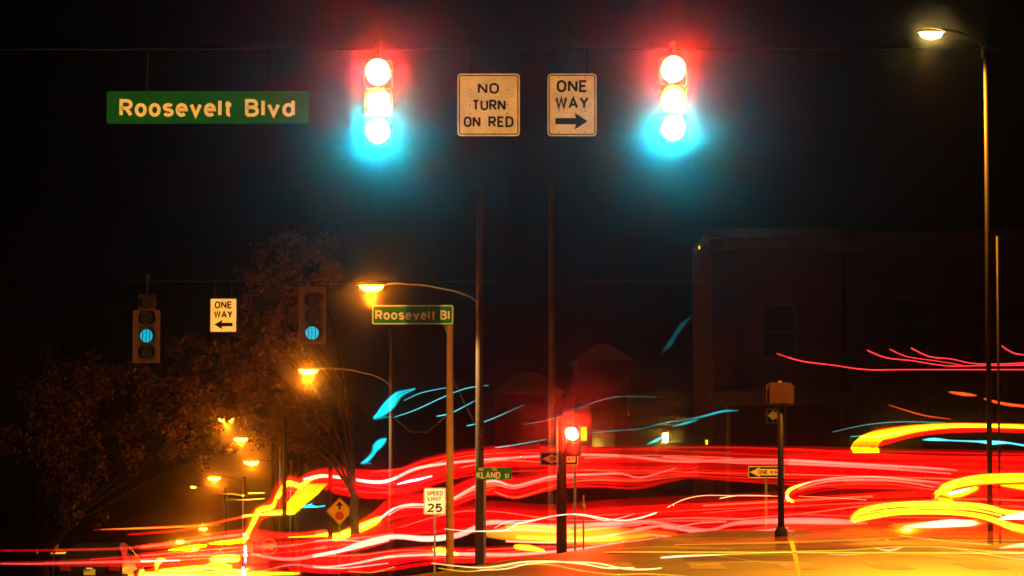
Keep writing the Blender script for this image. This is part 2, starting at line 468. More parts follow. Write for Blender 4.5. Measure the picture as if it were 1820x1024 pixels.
# near, over the street
c, w_, h_ = sign_frame(190, 549, 162, 220, YN)
t = thing('street_name_sign', 'wide dark green Roosevelt Blvd sign with plain edges hanging beside the bright signal', 'street sign', c)
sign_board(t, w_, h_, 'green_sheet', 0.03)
k = ppm(YN)
bolts(t, [(x, z) for x in (-.3 * w_, .3 * w_) for z in (h_ * .4, -h_ * .4)])
lettering('Roosevelt', 32 / k, 203 / k, M['white_letter'], t, (313 - 369.5) / k, -1 / k, -0.006, 0.028)
lettering('Blvd', 32 / k, 89 / k, M['white_letter'], t, (480.5 - 369.5) / k, -1 / k, -0.006, 0.028)
hang_bars(t, w_, h_, WIREZ - c.z - h_ / 2)
c, w_, h_ = sign_frame(813, 924, 131, 242, YN)
t = thing('no_turn_sign', 'square white NO TURN ON RED sign, stained, hanging over the crossing', 'traffic sign', c)
sign_board(t, w_, h_, 'white_sheet', 0.045, border='black_letter', inset=0.018, bw=0.013)
bolts(t, [(x, z) for x in (-.3 * w_, .3 * w_) for z in (.19, .0, -.11)], .008)
for s, y, x0, x1 in (('NO', 157, 849, 887), ('TURN', 187, 839, 899), ('ON', 217, 824, 854), ('RED', 217, 868, 913)):
    lettering(s, 19.5 / k, (x1 - x0) / k, M['black_letter'], t, ((x0 + x1) / 2 - 868.5) / k, (186.5 - y) / k, -0.006, 0.022)
hang_bars(t, w_, h_, WIREZ - c.z - h_ / 2)
c, w_, h_ = sign_frame(973, 1060.5, 131, 242, YN)
t = thing('one_way_sign', 'upright white ONE WAY sign, arrow to the right, hanging beside the bright signal', 'traffic sign', c)
sign_board(t, w_, h_, 'white_sheet', 0.045, border='black_letter', inset=0.015, bw=0.013)
bolts(t, [(x, z) for x in (-.26 * w_, .26 * w_) for z in (.345, -.075, -.345)], .008)
lettering('ONE', 22 / k, 55 / k, M['black_letter'], t, 0, (186.5 - 153) / k, -0.006, 0.024)
lettering('WAY', 22 / k, 60 / k, M['black_letter'], t, 0, (186.5 - 183) / k, -0.006, 0.024)
bm = bmesh.new(); arrow(bm, -30 / k, 28 / k, (186.5 - 216) / k, 11 / k, 30 / k, 21 / k, -0.006, -0.003)
obj('arrow', bm, M['black_letter'], t)
hang_bars(t, w_, h_, WIREZ - c.z - h_ / 2)
# far, over the street
kf = ppm(YF)
c, w_, h_ = sign_frame(372.5, 421.5, 529.5, 591.5, YF)
t = thing('one_way_sign', 'upright white ONE WAY sign, arrow to the left, between the dim far signals', 'traffic sign', c)
sign_board(t, w_, h_, 'white_sheet', 0.035, border='black_letter', inset=0.0, bw=0.022)
lettering('ONE', 13 / kf, 31 / kf, M['black_letter'], t, 0, (560.5 - 542) / kf, -0.006, 0.03)
lettering('WAY', 13 / kf, 33 / kf, M['black_letter'], t, 0, (560.5 - 559) / kf, -0.006, 0.03)
bm = bmesh.new(); arrow(bm, 16.5 / kf, -16 / kf, (560.5 - 577) / kf, 6.5 / kf, 17 / kf, 13 / kf, -0.006, -0.003)
obj('arrow', bm, M['black_letter'], t)
hang_bars(t, w_, h_, at(400, 500, YF).z - c.z - h_ / 2)
# span wires between poles that stand outside the picture
def wire(label, x0, x1, Y, z, sag, r=0.009):
    bm = bmesh.new()
    tube(bm, [(x, Y + 0.09, z - sag * (1 - ((x - (x0 + x1) / 2) / ((x1 - x0) / 2)) ** 2) ) for x in span(x0, x1, 24)], r, 6)
    tag(obj('span_wire', bm, M['cable']), label, 'cable')
wire('dark span wire holding the bright near signals and signs', -13, 13, YN, WIREZ + 0.0, 0.0)
wire('dark span wire holding the dim far signals', -13, 6, YF, at(400, 500, YF).z, 0.0)
for (x, Y, z, lb) in ((-13, YN + .09, WIREZ, 'dark steel pole at the left end of the near span wire'), (13, YN + .09, WIREZ, 'dark steel pole at the right end of the near span wire'),
                  (-13, YF + .09, at(400, 500, YF).z, 'dark steel pole at the left end of the far span wire'), (6, YF + .09, at(400, 500, YF).z, 'dark steel pole at the right end of the far span wire')):
    if x == 6: continue
    bm = bmesh.new(); zb = g(x, Y); tube(bm, [(0, 0, -0.1), (0, 0, z - zb + 0.4)], [0.13, 0.09], 14)
    tag(obj('signal_pole', bm, M['dark_metal'], loc=(x, Y, zb)), lb, 'pole')

# street-name sign on its pole, far corner
YS = 66.0; ks = ppm(YS)
c, w_, h_ = sign_frame(661, 806, 542, 577, YS)
pb = at(799.5, 800, YS)
zb = g(pb.x, YS + .12)
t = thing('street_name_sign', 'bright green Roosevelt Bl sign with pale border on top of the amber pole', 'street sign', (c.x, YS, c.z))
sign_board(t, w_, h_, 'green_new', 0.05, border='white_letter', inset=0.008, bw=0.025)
lettering('Roosevelt', 17 / ks, 108 / ks, M['white_letter'], t, (721 - 733.5) / ks, -0.5 / ks, -0.006, 0.02)
lettering('Bl', 17 / ks, 17 / ks, M['white_letter'], t, (791 - 733.5) / ks, -0.5 / ks, -0.006, 0.02)
bm = bmesh.new()
tube(bm, [(pb.x - c.x - 0.14, 0.05, -h_ / 2 - 0.02), (pb.x - c.x - 0.05, 0.08, -h_ / 2 - 0.2), (pb.x - c.x, 0.1, -h_ / 2 - 0.3)], 0.02, 8)
obj('bracket', bm, M['steel'], t)
bm = bmesh.new()
tube(bm, [(0, 0, -0.1), (0, 0, c.z - h_ / 2 - zb + 0.25)], [0.1, 0.075], 16)
lathe(bm, [(0.17, 0.0), (0.17, 0.12), (0.12, 0.2)], 'Z', (0, 0, 0), 16)
tag(obj('sign_pole', bm, M['tan_pole'], loc=(pb.x, YS + .12, zb)), 'amber lit round pole carrying the green Roosevelt Bl sign', 'pole')

def post_sign(name, label, cat, rect, Y, build, post_px=None, post_r=0.03, z_top=None):
    c, w_, h_ = sign_frame(*rect, Y)
    px = c.x if post_px is None else at(post_px, 800, Y).x
    zb = g(px, Y + 0.05)
    t = thing(name, label, cat, (c.x, Y, zb))
    bm = bmesh.new()
    tube(bm, [(px - c.x, 0.05, -0.1), (px - c.x, 0.05, c.z - zb + (h_ * 0.35 if z_top is None else z_top))], post_r, 8)
    obj('post', bm, M['steel'], t)
    f = bpy.data.objects.new('face', None); C.objects.link(f)
    bpy.data.objects.remove(f)
    build(t, w_, h_, c.z - zb)
    return t
def shift(t, dz, names):
    for ch in t.children:
        if ch.name.split('.')[0] in names: ch.location.z = dz
FACE = ('board', 'border', 'lettering', 'arrow', 'symbol', 'panel')
def b_speed(Y):
    def f(t, w_, h_, dz):
        sign_board(t, w_, h_, 'white_sheet', 0.04, border='black_letter', inset=0.01, bw=0.012)
        lettering('SPEED', h_ * .155, w_ * .74, M['black_letter'], t, 0, h_ * .3, -0.006, 0.02)
        lettering('LIMIT', h_ * .155, w_ * .62, M['black_letter'], t, 0, h_ * .09, -0.006, 0.02)
        lettering('25', h_ * .33, w_ * .68, M['black_letter'], t, 0, -h_ * .25, -0.006, 0.02)
        shift(t, dz, FACE)
    return f
post_sign('speed_limit_sign', 'white SPEED LIMIT 25 sign at the kerb, larger of the two', 'traffic sign', (753.5, 792, 867.5, 914.5), 81.0, b_speed(81))
post_sign('speed_limit_sign', 'small distant white SPEED LIMIT 25 sign low beside the street lights', 'traffic sign', (430, 449, 966, 992), 161.0, b_speed(161))
def b_diamond(t, w_, h_, dz):
    s = w_ / 2
    bm = bmesh.new(); plate(bm, [(0, s), (-s, 0), (0, -s), (s, 0)], 0, 0.012); obj('board', bm, M['yellow_sheet'], t)
    a, b2 = s * .95, s * .90
    bm = bmesh.new(); ring_plate(bm, [(0, a), (-a, 0), (0, -a), (a, 0)], [(0, b2), (-b2, 0), (0, -b2), (b2, 0)], -0.004, -0.001); obj('border', bm, M['black_letter'], t)
    bm = bmesh.new()
    plate(bm, [(-.08 * s, .14 * s), (.08 * s, .14 * s), (.08 * s, .4 * s), (.28 * s, .4 * s), (0, .7 * s), (-.28 * s, .4 * s), (-.08 * s, .4 * s)], -0.006, -0.003)
    obj('arrow', bm, M['black_letter'], t)
    bm = bmesh.new(); plate(bm, [(math.cos(R(22.5 + 45 * k)) * .34 * s, -.33 * s + math.sin(R(22.5 + 45 * k)) * .34 * s) for k in range(8)], -0.006, -0.003)
    obj('symbol', bm, M['red_sheet'], t)
    shift(t, dz, FACE)
post_sign('stop_ahead_sign', 'yellow diamond sign with black arrow above a red octagon', 'traffic sign', (579, 628, 884.5, 933), 114.0, b_diamond)
def b_stop(t, w_, h_, dz):
    s = w_ / 2 / math.cos(R(22.5))
    oc = lambda r: [(math.cos(R(22.5 + 45 * k)) * r, math.sin(R(22.5 + 45 * k)) * r) for k in range(8)]
    bm = bmesh.new(); plate(bm, oc(s), 0, 0.012); obj('board', bm, M['red_sheet'], t)
    bm = bmesh.new(); ring_plate(bm, oc(s * .97), oc(s * .89), -0.004, -0.001); obj('border', bm, M['white_letter'], t)
    lettering('STOP', h_ * .42, w_ * .76, M['white_letter'], t, 0, 0, -0.006, 0.03)
    shift(t, dz, FACE)
post_sign('stop_sign', 'red STOP sign among the light streaks right of the small speed sign', 'traffic sign', (464, 492, 958, 986), 140.0, b_stop)
tl = post_sign('stop_sign', 'red STOP sign turned nearly edge on beside the leftmost tree trunk', 'traffic sign', (84, 109, 958, 984), 146.0, b_stop)
tl.rotation_euler.z = R(64)
def b_oneway(flip=1):
    def f(t, w_, h_, dz):
        sign_board(t, w_, h_, 'black_letter', 0.03, border='white_letter', inset=0.012, bw=0.018)
        bm = bmesh.new(); arrow(bm, w_ * .42, -w_ * .44, 0, h_ * .5, h_ * .8, h_ * .72, -0.005, -0.003); obj('arrow', bm, M['white_letter'], t)
        lettering('ONE WAY', h_ * .32, w_ * .62, M['black_letter'], t, w_ * .09, 0, -0.0085, 0.02)
        shift(t, dz, FACE)
    return f
post_sign('one_way_sign', 'long ONE WAY arrow sign under the red signal, pole across its middle', 'traffic sign', (959.5, 1028, 803.5, 828), 68.0, b_oneway(), post_px=1022)
post_sign('one_way_sign', 'long ONE WAY arrow sign cut by the pedestrian signal pole', 'traffic sign', (1329, 1395, 828, 850.5), 68.0, b_oneway(), post_px=1362)
def b_street(t, w_, h_, dz):
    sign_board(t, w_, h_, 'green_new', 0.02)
    lettering('KLAND', h_ * .55, w_ * .66, M['white_letter'], t, -w_ * .14, -h_ * .12, -0.006, 0.02)
    lettering('ST', h_ * .38, w_ * .13, M['white_letter'], t, w_ * .38, -h_ * .2, -0.006, 0.02)
    lettering('100', h_ * .22, w_ * .14, M['white_letter'], t, -w_ * .35, h_ * .36, -0.006, 0.02)
    lettering('100', h_ * .22, w_ * .14, M['white_letter'], t, w_ * .02, h_ * .36, -0.006, 0.02)
    shift(t, dz, FACE)
post_sign('street_name_sign', 'small green street sign reading KLAND ST above the red streaks', 'street sign', (845, 909, 831, 853), 72.0, b_street, post_px=862)

# pole and pedestrian signal seen from behind, right
YP = 52.0; kp = ppm(YP)
p = at(1387.5, 800, YP); zb = g(p.x, YP)
bm = bmesh.new(); zt = at(1387, 715, YP).z - zb
tube(bm, [(0, 0, -0.05), (0, 0, zt)], [0.062, 0.055], 16)
lathe(bm, [(0.12, 0.0), (0.12, 0.18), (0.075, 0.26)], 'Z', (0, 0, 0), 16)
tag(obj('pedestrian_signal_pole', bm, M['dark_metal'], loc=(p.x, YP, zb), smooth=True), 'dark post carrying a boxy pedestrian signal seen from behind', 'pole')
c, w_, h_ = sign_frame(1362, 1411, 680, 722, YP)
t = thing('pedestrian_signal', 'boxy pedestrian signal seen from behind on the dark post', 'pedestrian signal', (c.x, YP, c.z))
bm = bmesh.new(); box(bm, (0, 0, 0), (w_, 0.22, h_), bev=0.05); obj('housing', bm, M['housing'], t)
bm = bmesh.new(); box(bm, (0, 0.17, h_ * .42), (w_ * .9, 0.12, 0.015)); box(bm, (-w_ * .45, 0.17, 0), (0.012, 0.12, h_ * .8)); box(bm, (w_ * .45, 0.17, 0), (0.012, 0.12, h_ * .8)); obj('visor', bm, M['black'], t)
bm = bmesh.new(); box(bm, (0, 0, h_ / 2 + 0.012), (0.06, 0.05, 0.04)); obj('knob', bm, M['steel'], t)
c, w_, h_ = sign_frame(1362.5, 1382, 727, 752, YP + 0.12)
t = thing('push_button_sign', 'small dark sign with orange arrow on the pedestrian signal post', 'traffic sign', c)
sign_board(t, w_, h_, 'black_letter', 0.01, border='alu', inset=0.0, bw=0.008)
bm = bmesh.new(); arrow(bm, w_ * .46, -w_ * .4, 0.01, h_ * .5, h_ * .85, h_ * .4, -0.005, -0.003); obj('arrow', bm, M['yellow_sheet'], t)

# red signal for the other street, far corner
YR = 66.5
p = at(998, 800, YR); zb = g(p.x, YR)
bm = bmesh.new(); zt = at(998, 742, YR).z - zb
tube(bm, [(0, 0, -0.05), (0, 0, zt)], [0.13, 0.11], 16)
tag(obj('signal_pole', bm, M['dark_metal'], loc=(p.x, YR, zb), smooth=True), 'dark signal pole crossing the middle of the long ONE WAY sign', 'pole')
p = at(1018, 771, YR)
t = thing('traffic_signal', 'glaring red signal turned side on above the long ONE WAY sign', 'traffic light', (p.x, YR - 0.1, p.z - 0.4), R(-14))
bh = bmesh.new(); bv = bmesh.new()
section(bh, bv, 0.4, D=0.4); section(bh, bv, 0.04)
obj('housing', bh, M['black'], t); obj('visor', bv, M['black'], t)
obj('lens', lens_bm(0.4), M['sig_red'], t, True); obj('lens', lens_bm(0.04), M['unlit_lens'], t, True)
bm = bmesh.new(); tube(bm, [(-.3, .12, .6), (0, .12, .6), (0, .12, .5)], .02, 8); obj('bracket', bm, M['black'], t)
c, w_, h_ = sign_frame(1033.5, 1042.5, 759, 783, YR)
t = thing('pedestrian_signal', 'narrow yellow lit pedestrian signal right beside the glaring red signal', 'pedestrian signal', c)
bm = bmesh.new(); box(bm, (0, 0.1, 0), (w_ + 0.03, 0.2, h_ + 0.04), bev=0.01); obj('housing', bm, M['black'], t)
bm = bmesh.new(); box(bm, (0, -0.006, 0), (w_, 0.01, h_)); obj('lens', bm, M['hand'], t)

# white marker post
p = at(1037, 900, 60); zb = g(p.x, 60)
bm = bmesh.new(); tube(bm, [(0, 0, -.05), (0, 0, at(1037, 880, 60).z - zb)], 0.02, 8); lathe(bm, [(0.02, .0), (0.05, .02), (0.05, .1), (0.0301, .13)], 'Z', (0, 0, 0.9), 8)
tag(obj('bollard', bm, M['steel'], loc=(p.x, 60, zb)), 'thin white marker post under the red signal', 'bollard')

# ------------------------------------------------------------------ street lamps
def spot(parent, loc, power, col, size=150, blend=0.25, rot=(0, 0, 0), radius=0.12):
    l = bpy.data.lights.new('lamp_bulb', 'SPOT'); l.energy = power; l.color = col
    l.spot_size = R(size); l.spot_blend = blend; l.shadow_soft_size = radius
    o = bpy.data.objects.new('lamp_bulb', l); C.objects.link(o); o.parent = parent; o.location = loc; o.rotation_euler = rot
    return o
SOD = (1.0, 0.42, 0.065)
def street_lamp(label, px, py, Y, dxp, drop, power, group, glow='sodium', head=1.0, up=1.5, pole_m='wood', pr=0.11, arm_m='steel', spot_size=145, loc=None, ball=0):
    """luminaire at the pixel, pole dxp metres to its right, arm joining the pole drop metres lower"""
    L = at(px, py, Y) if loc is None else Vector(loc)
    bx = L.x + dxp; zb = g(bx, L.y)
    t = thing('street_lamp', label, 'street lamp', (bx, L.y, zb), 0, group)
    hz = L.z - zb
    bm = bmesh.new()
    tube(bm, [(0, 0, -0.1), (0, 0, (hz - drop) * .5), (0, 0, hz - drop + up)], [pr * 1.15, pr, pr * .8], 14)
    obj('pole', bm, M[pole_m], t, True)
    s = -1 if dxp > 0 else 1; a = abs(dxp)
    bm = bmesh.new()
    pts = [(0, 0, hz - drop), (s * .08 * a, 0, hz - drop * .55), (s * .22 * a, 0, hz - drop * .22), (s * .5 * a, 0, hz + .06), (s * .78 * a, 0, hz + .12), (s * (a - .25 * head), 0, hz + .09)]
    tube(bm, pts, 0.028, 8)
    box(bm, (s * .02, 0, hz - drop), (.1, .14, .2))
    obj('arm', bm, M[arm_m], t, True)
    bm = bmesh.new()
    vs = bmesh.ops.create_uvsphere(bm, u_segments=18, v_segments=10, radius=1.0)['verts']
    for v in vs:
        v.co = Vector((v.co.x * .42 * head, v.co.y * .17 * head, max(v.co.z, 0) * .13 * head))
    bmesh.ops.translate(bm, vec=(s * a, 0, hz + .05), verts=vs)
    obj('lamp_head', bm, M['alu'], t, True)
    bm = bmesh.new()
    vs = bmesh.ops.create_uvsphere(bm, u_segments=18, v_segments=8, radius=1.0)['verts']
    for v in vs:
        v.co = Vector((v.co.x * .33 * head, v.co.y * .15 * head, min(v.co.z, 0) * .18 * head))
    bmesh.ops.translate(bm, vec=(s * a, 0, hz + .045), verts=vs)
    obj('lamp_lens', bm, M[glow], t, True)
    if ball:
        l = bpy.data.lights.new('lamp_bulb', 'POINT'); l.energy = ball; l.color = (1, .22, .006); l.shadow_soft_size = .1
        o = bpy.data.objects.new('lamp_bulb', l); C.objects.link(o); o.parent = t; o.location = (s * a, 0, hz - .3)
    if power: spot(t, (s * a, 0, hz - .32), power, (1, .62, .2) if glow == 'sodium' else (1, .31, .012), spot_size)
    return t
GL = 'sodium street lamps down the street'
street_lamp('nearest glowing orange street lamp, above the green Roosevelt Bl sign', 660, 511, 73, 2.82, .45, 8500, GL, head=.95, up=3.0, ball=550)
street_lamp('orange street lamp between the dim signal and the cyan streaks', 548, 660, 99, 2.95, .6, 5200, GL, head=1.0, up=2.2, ball=1000)
street_lamp('small orange street lamp highest in front of the dark trees', 402, 746, 125, 2.6, .5, 500, GL, up=.6, ball=330)
street_lamp('small orange street lamp just right of and below the tree lamp', 428, 781, 139, 2.0, .5, 1200, GL, up=.6, ball=500)
street_lamp('orange street lamp with strong rays left of two thin poles', 447, 822, 161, 2.3, .5, 3000, GL, up=.6, head=1.25, ball=600)
street_lamp('orange street lamp alone in the dark above the thin orange streaks', 381, 850, 180, 1.9, .4, 2200, GL, up=.5, head=1.2, ball=700)
street_lamp('tiny dim orange street lamp at the far left of the row', 343.5, 866.5, 194, 2.2, .4, 600, GL, up=.4, head=.5)
street_lamp('far orange street lamp on the long straight orange streak', 361, 940, 295, 2.0, .4, 3000, GL, up=.4, head=1.2, ball=900)
street_lamp('far orange street lamp, leftmost of the lowest three', 320, 962, 349, 2.0, .4, 3000, GL, up=.4, head=1.4, ball=1000)
street_lamp('far orange street lamp lowest of the whole row', 347, 975, 391, 2.0, .4, 3000, GL, up=.4, head=1.4, ball=1000)
# tall lamp at the right
street_lamp('pale yellow street lamp high on a tall dark pole at right', 1655, 63, 50,      .97, .3, 22000, None, glow='warm', head=.62, up=.35, pole_m='dark_metal', pr=.045, arm_m='dark_metal', spot_size=151)
p = at(1776, 800, 50.4)
bm = bmesh.new(); tube(bm, [(0, 0, -.05), (0, 0, at(1776, 420, 50.4).z)], .022, 8)
tag(obj('sign_pole', bm, M['dark_metal'], loc=(p.x, 50.4, g(p.x, 50.4)), smooth=True), 'thin bare metal pole right beside the tall lamp pole', 'pole')
# lamp posts added outside the picture only to light the signs
GB = 'added sign lights beside the crossing, outside the picture'
t = street_lamp('added low orange lamp post beside the near street, beam turned up to hanging signs', 0, 0, 0, -3.0, .6, 0, GB, pole_m='dark_metal', spot_size=100, arm_m='steel', loc=(-5.6, 24.5, 1.6), up=.2)
def beam(t, head, target, power, size, blend=.5):
    h = Vector(head) + Vector((0, .45, -.15)); d = Vector(target) - h
    q = d.to_track_quat('-Z', 'Y')
    spot(t, h - t.location, power, SOD, size, blend, q.to_euler())
beam(t, (-5.6, 24.5, 1.6), (-1.6, 34.7, 6.0), 5600, 62, .5)
t = street_lamp('added low orange lamp post left of the crossing, turned to the far signs', 0, 0, 0, -3.0, .6, 0, GB, pole_m='dark_metal', spot_size=100, arm_m='steel', loc=(-9.6, 45.0, 3.4), up=.2)
beam(t, (-9.6, 45, 3.4), (-5.0, 63, 3.9), 13500, 24, .5)

# bare poles down the street
for px, y0, Y, lb, r in ((588, 690, 118, 'slim dark pole between the orange lamp and the cyan streak', .09),
                         (485.5, 778, 150, 'slim orange lit pole right of the strongly rayed lamp', .09),
                         (981, 330, 78, 'tall dim utility pole left of the glaring red signal', .09)):
    p = at(px, y0, Y); zb = g(p.x, Y)
    bm = bmesh.new(); tube(bm, [(0, 0, -.1), (0, 0, p.z - zb)], [r * 1.2, r], 12)
    tag(obj('utility_pole', bm, M['wood'], loc=(p.x, Y, zb), smooth=True), lb, 'pole')
# guy wire
bm = bmesh.new(); tube(bm, [at(803, 668, 66), at(828, 722, 68), at(856, 778, 70)], .008, 6)
tag(obj('guy_wire', bm, M['steel']), 'thin slanting guy wire from the amber sign pole', 'cable')
for k, (pts, lb) in enumerate((
        ([(703, 745, 99), (730, 768, 90), (760, 768, 84), (799, 735, 66)], 'slack utility cable hanging from the amber sign pole, lower'),
        ([(600, 700, 118), (660, 738, 110), (703, 720, 99)], 'slack utility cable left of the slim arm lamp'),
        ([(485, 800, 150), (530, 835, 140), (588, 795, 118)], 'slack utility cable low between two slim poles'))):
    P = [at(*q) for q in pts]
    bm = bmesh.new(); tube(bm, P, .012, 6); tag(obj('utility_cable', bm, M['cable']), lb, 'cable')

def crom(pts, step=14):
    out = []
    n = len(pts)
    for i in range(n - 1):
        p0, p1, p2, p3 = pts[max(0, i - 1)], pts[i], pts[i + 1], pts[min(n - 1, i + 2)]
        m = max(2, int(math.hypot(p2[0] - p1[0], p2[1] - p1[1]) / step) + 1)
        for k in range(m):
            t = k / m
            out.append(tuple(.5 * (2 * b + (c_ - a) * t + (2 * a - 5 * b + 4 * c_ - d) * t * t + (3 * b - a - 3 * c_ + d) * t ** 3) for a, b, c_, d in zip(p0, p1, p2, p3)))
    out.append(tuple(pts[-1]))
    return out

# ------------------------------------------------------------------ trees
def tree(label, px, Y, crown, trunk_r, n, seed, leaf=.2, group='trees along the street'):
    """crown = list of (px, py, radius m, dY) foliage masses"""
    r = random.Random(seed)
    p = at(px, 800, Y); zb = g(p.x, Y)
    t = thing('tree', label, 'tree', (p.x, Y, zb), 0, group)
    base = Vector((p.x, Y, zb))
    cs = [(at(a, b, Y + dy) - base, rad) for a, b, rad, dy in crown]
    zc = min(c.z for c, _ in cs)
    fork = max(2.2, zc * .55)
    bm = bmesh.new()
    tube(bm, [(0, 0, -.2), (.05, 0, fork * .4), (-.06, .05, fork * .8), (0, 0, fork)], [trunk_r * 1.35, trunk_r, trunk_r * .85, trunk_r * .8], 12)
    for c, rad in cs:
        mid = Vector((c.x * r.uniform(.2, .5) + r.uniform(-.4, .4), c.y * .35 + r.uniform(-.4, .4), fork + (c.z - fork) * r.uniform(.45, .7)))
        lp = [p_[:3] for p_ in crom([(0, 0, fork - .3), (mid.x * .4, mid.y * .4, fork + (mid.z - fork) * .5), tuple(mid), tuple(mid.lerp(c, .55) + Vector((r.uniform(-.3, .3), r.uniform(-.3, .3), r.uniform(-.2, .3)))), tuple(c)], .5)]
        tube(bm, lp, [trunk_r * .36 * (1 - i / len(lp)) ** 1.3 + .008 for i in range(len(lp))], 6)
        for _ in range(3):
            d = Vector((r.uniform(-1, 1), r.uniform(-1, 1), r.uniform(-.3, 1))).normalized() * rad * .8
            tube(bm, [mid.lerp(c, .6), c + d * .5 + Vector((0, 0, -.1)), c + d], [trunk_r * .12, .025, .008], 5)
    obj('trunk', bm, M['bark'], t, True)
    bm = bmesh.new()
    tot = sum(rad ** 2 for _, rad in cs)
    for c, rad in cs:
        m = int(n * rad ** 2 / tot)
        clumps = []
        for _ in range(max(6, m // 55)):
            d = Vector((r.gauss(0, 1), r.gauss(0, 1), r.gauss(0, .85))).normalized() * rad * r.uniform(.45, 1.05)
            clumps.append((c + d, rad * r.uniform(.14, .3)))
        for _ in range(m):
            cc, cr = r.choice(clumps)
            q = cc + Vector((r.gauss(0, 1), r.gauss(0, 1), r.gauss(0, .8))) * cr * .55
            s = leaf * r.uniform(.6, 1.3)
            nrm = Vector((r.uniform(-1, 1), r.uniform(-1.2, .6), r.uniform(-.3, 1))).normalized()
            a = nrm.orthogonal().normalized(); a = Matrix.Rotation(r.uniform(0, 6.28), 3, nrm) @ a; b = nrm.cross(a)
            bm.faces.new([bm.verts.new(q + v) for v in (a * s * .7, b * s * .33 + nrm * s * .08, -a * s * .6, -b * s * .33 + nrm * s * .08)])
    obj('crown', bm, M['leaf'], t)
    return t
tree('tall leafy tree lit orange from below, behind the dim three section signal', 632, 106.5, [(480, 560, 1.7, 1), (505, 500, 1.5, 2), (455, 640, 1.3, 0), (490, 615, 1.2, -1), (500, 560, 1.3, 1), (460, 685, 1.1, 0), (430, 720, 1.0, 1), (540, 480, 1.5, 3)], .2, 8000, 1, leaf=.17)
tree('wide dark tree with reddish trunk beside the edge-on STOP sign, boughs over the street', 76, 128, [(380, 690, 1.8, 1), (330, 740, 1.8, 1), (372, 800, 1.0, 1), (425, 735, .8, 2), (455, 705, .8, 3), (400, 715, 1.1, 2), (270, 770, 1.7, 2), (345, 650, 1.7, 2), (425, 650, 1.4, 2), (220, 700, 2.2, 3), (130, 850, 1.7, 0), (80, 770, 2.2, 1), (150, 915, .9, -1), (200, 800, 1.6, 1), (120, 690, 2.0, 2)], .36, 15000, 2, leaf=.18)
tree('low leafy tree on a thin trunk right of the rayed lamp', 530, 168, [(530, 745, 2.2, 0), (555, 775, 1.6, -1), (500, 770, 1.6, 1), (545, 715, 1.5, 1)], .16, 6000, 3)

# ------------------------------------------------------------------ buildings
def window(parent, x, z, w_, h_, y=0.0, trim='stone'):
    bm = bmesh.new()
    for (cx, cz, sx, sz) in ((0, h_ / 2 + .05, w_ + .24, .1), (0, -h_ / 2 - .05, w_ + .3, .1), (-w_ / 2 - .05, 0, .1, h_), (w_ / 2 + .05, 0, .1, h_), (0, 0, w_, .05)):
        box(bm, (x + cx, y - .05, z + cz), (sx, .16, sz))
    f = obj('window', bm, M[trim], parent)
    bm = bmesh.new(); box(bm, (x, y - .01, z), (w_, .04, h_)); obj('pane', bm, M['glass'], f)
def row_house(label, x0, x1, Y, zt, depth, seed, porch=True, gable=False, group='dark houses beyond the crossing'):
    r = random.Random(seed)
    wd = x1 - x0
    zb = min(g(x0, Y), g(x1, Y), g(x0, Y + depth)) - .1
    H = zt - zb
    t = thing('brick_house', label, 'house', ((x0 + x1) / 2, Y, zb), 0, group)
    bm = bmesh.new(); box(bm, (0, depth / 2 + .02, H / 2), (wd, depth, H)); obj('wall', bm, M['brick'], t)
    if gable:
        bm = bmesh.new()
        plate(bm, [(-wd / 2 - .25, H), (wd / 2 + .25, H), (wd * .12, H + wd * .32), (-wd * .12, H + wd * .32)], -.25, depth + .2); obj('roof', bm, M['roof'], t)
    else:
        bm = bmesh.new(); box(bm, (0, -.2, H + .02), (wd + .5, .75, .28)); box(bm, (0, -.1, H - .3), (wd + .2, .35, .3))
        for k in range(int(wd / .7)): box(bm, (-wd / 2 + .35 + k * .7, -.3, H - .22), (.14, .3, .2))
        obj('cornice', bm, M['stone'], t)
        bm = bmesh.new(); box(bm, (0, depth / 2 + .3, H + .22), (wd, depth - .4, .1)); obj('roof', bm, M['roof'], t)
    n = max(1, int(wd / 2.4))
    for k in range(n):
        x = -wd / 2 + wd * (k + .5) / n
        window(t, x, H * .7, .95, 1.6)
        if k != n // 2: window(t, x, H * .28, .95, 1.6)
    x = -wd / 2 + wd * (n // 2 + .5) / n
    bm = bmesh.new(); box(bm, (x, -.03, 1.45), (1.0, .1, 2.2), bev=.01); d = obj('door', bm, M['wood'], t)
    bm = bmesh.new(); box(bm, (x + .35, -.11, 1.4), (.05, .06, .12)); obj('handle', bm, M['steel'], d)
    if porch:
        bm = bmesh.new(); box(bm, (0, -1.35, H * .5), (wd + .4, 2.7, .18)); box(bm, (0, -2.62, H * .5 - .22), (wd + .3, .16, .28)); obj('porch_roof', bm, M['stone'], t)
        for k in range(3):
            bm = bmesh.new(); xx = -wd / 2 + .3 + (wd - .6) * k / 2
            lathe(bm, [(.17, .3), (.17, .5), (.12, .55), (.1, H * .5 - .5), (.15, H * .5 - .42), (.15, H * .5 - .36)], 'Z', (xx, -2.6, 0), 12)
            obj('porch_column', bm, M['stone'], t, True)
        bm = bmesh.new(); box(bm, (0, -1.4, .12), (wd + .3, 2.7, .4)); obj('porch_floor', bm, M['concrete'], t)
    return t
def hx(px, Y): return at(px, 800, Y).x
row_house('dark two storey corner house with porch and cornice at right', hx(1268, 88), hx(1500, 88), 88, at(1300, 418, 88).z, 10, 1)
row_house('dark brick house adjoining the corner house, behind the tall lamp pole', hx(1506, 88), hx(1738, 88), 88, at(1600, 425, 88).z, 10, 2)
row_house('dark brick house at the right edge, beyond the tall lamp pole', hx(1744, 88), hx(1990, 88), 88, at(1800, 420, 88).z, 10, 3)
row_house('small dim red house with hipped roof behind the glaring red signal', hx(1028, 118), hx(1116, 118), 118, at(1070, 640, 118).z, 8, 4, porch=False, gable=True)
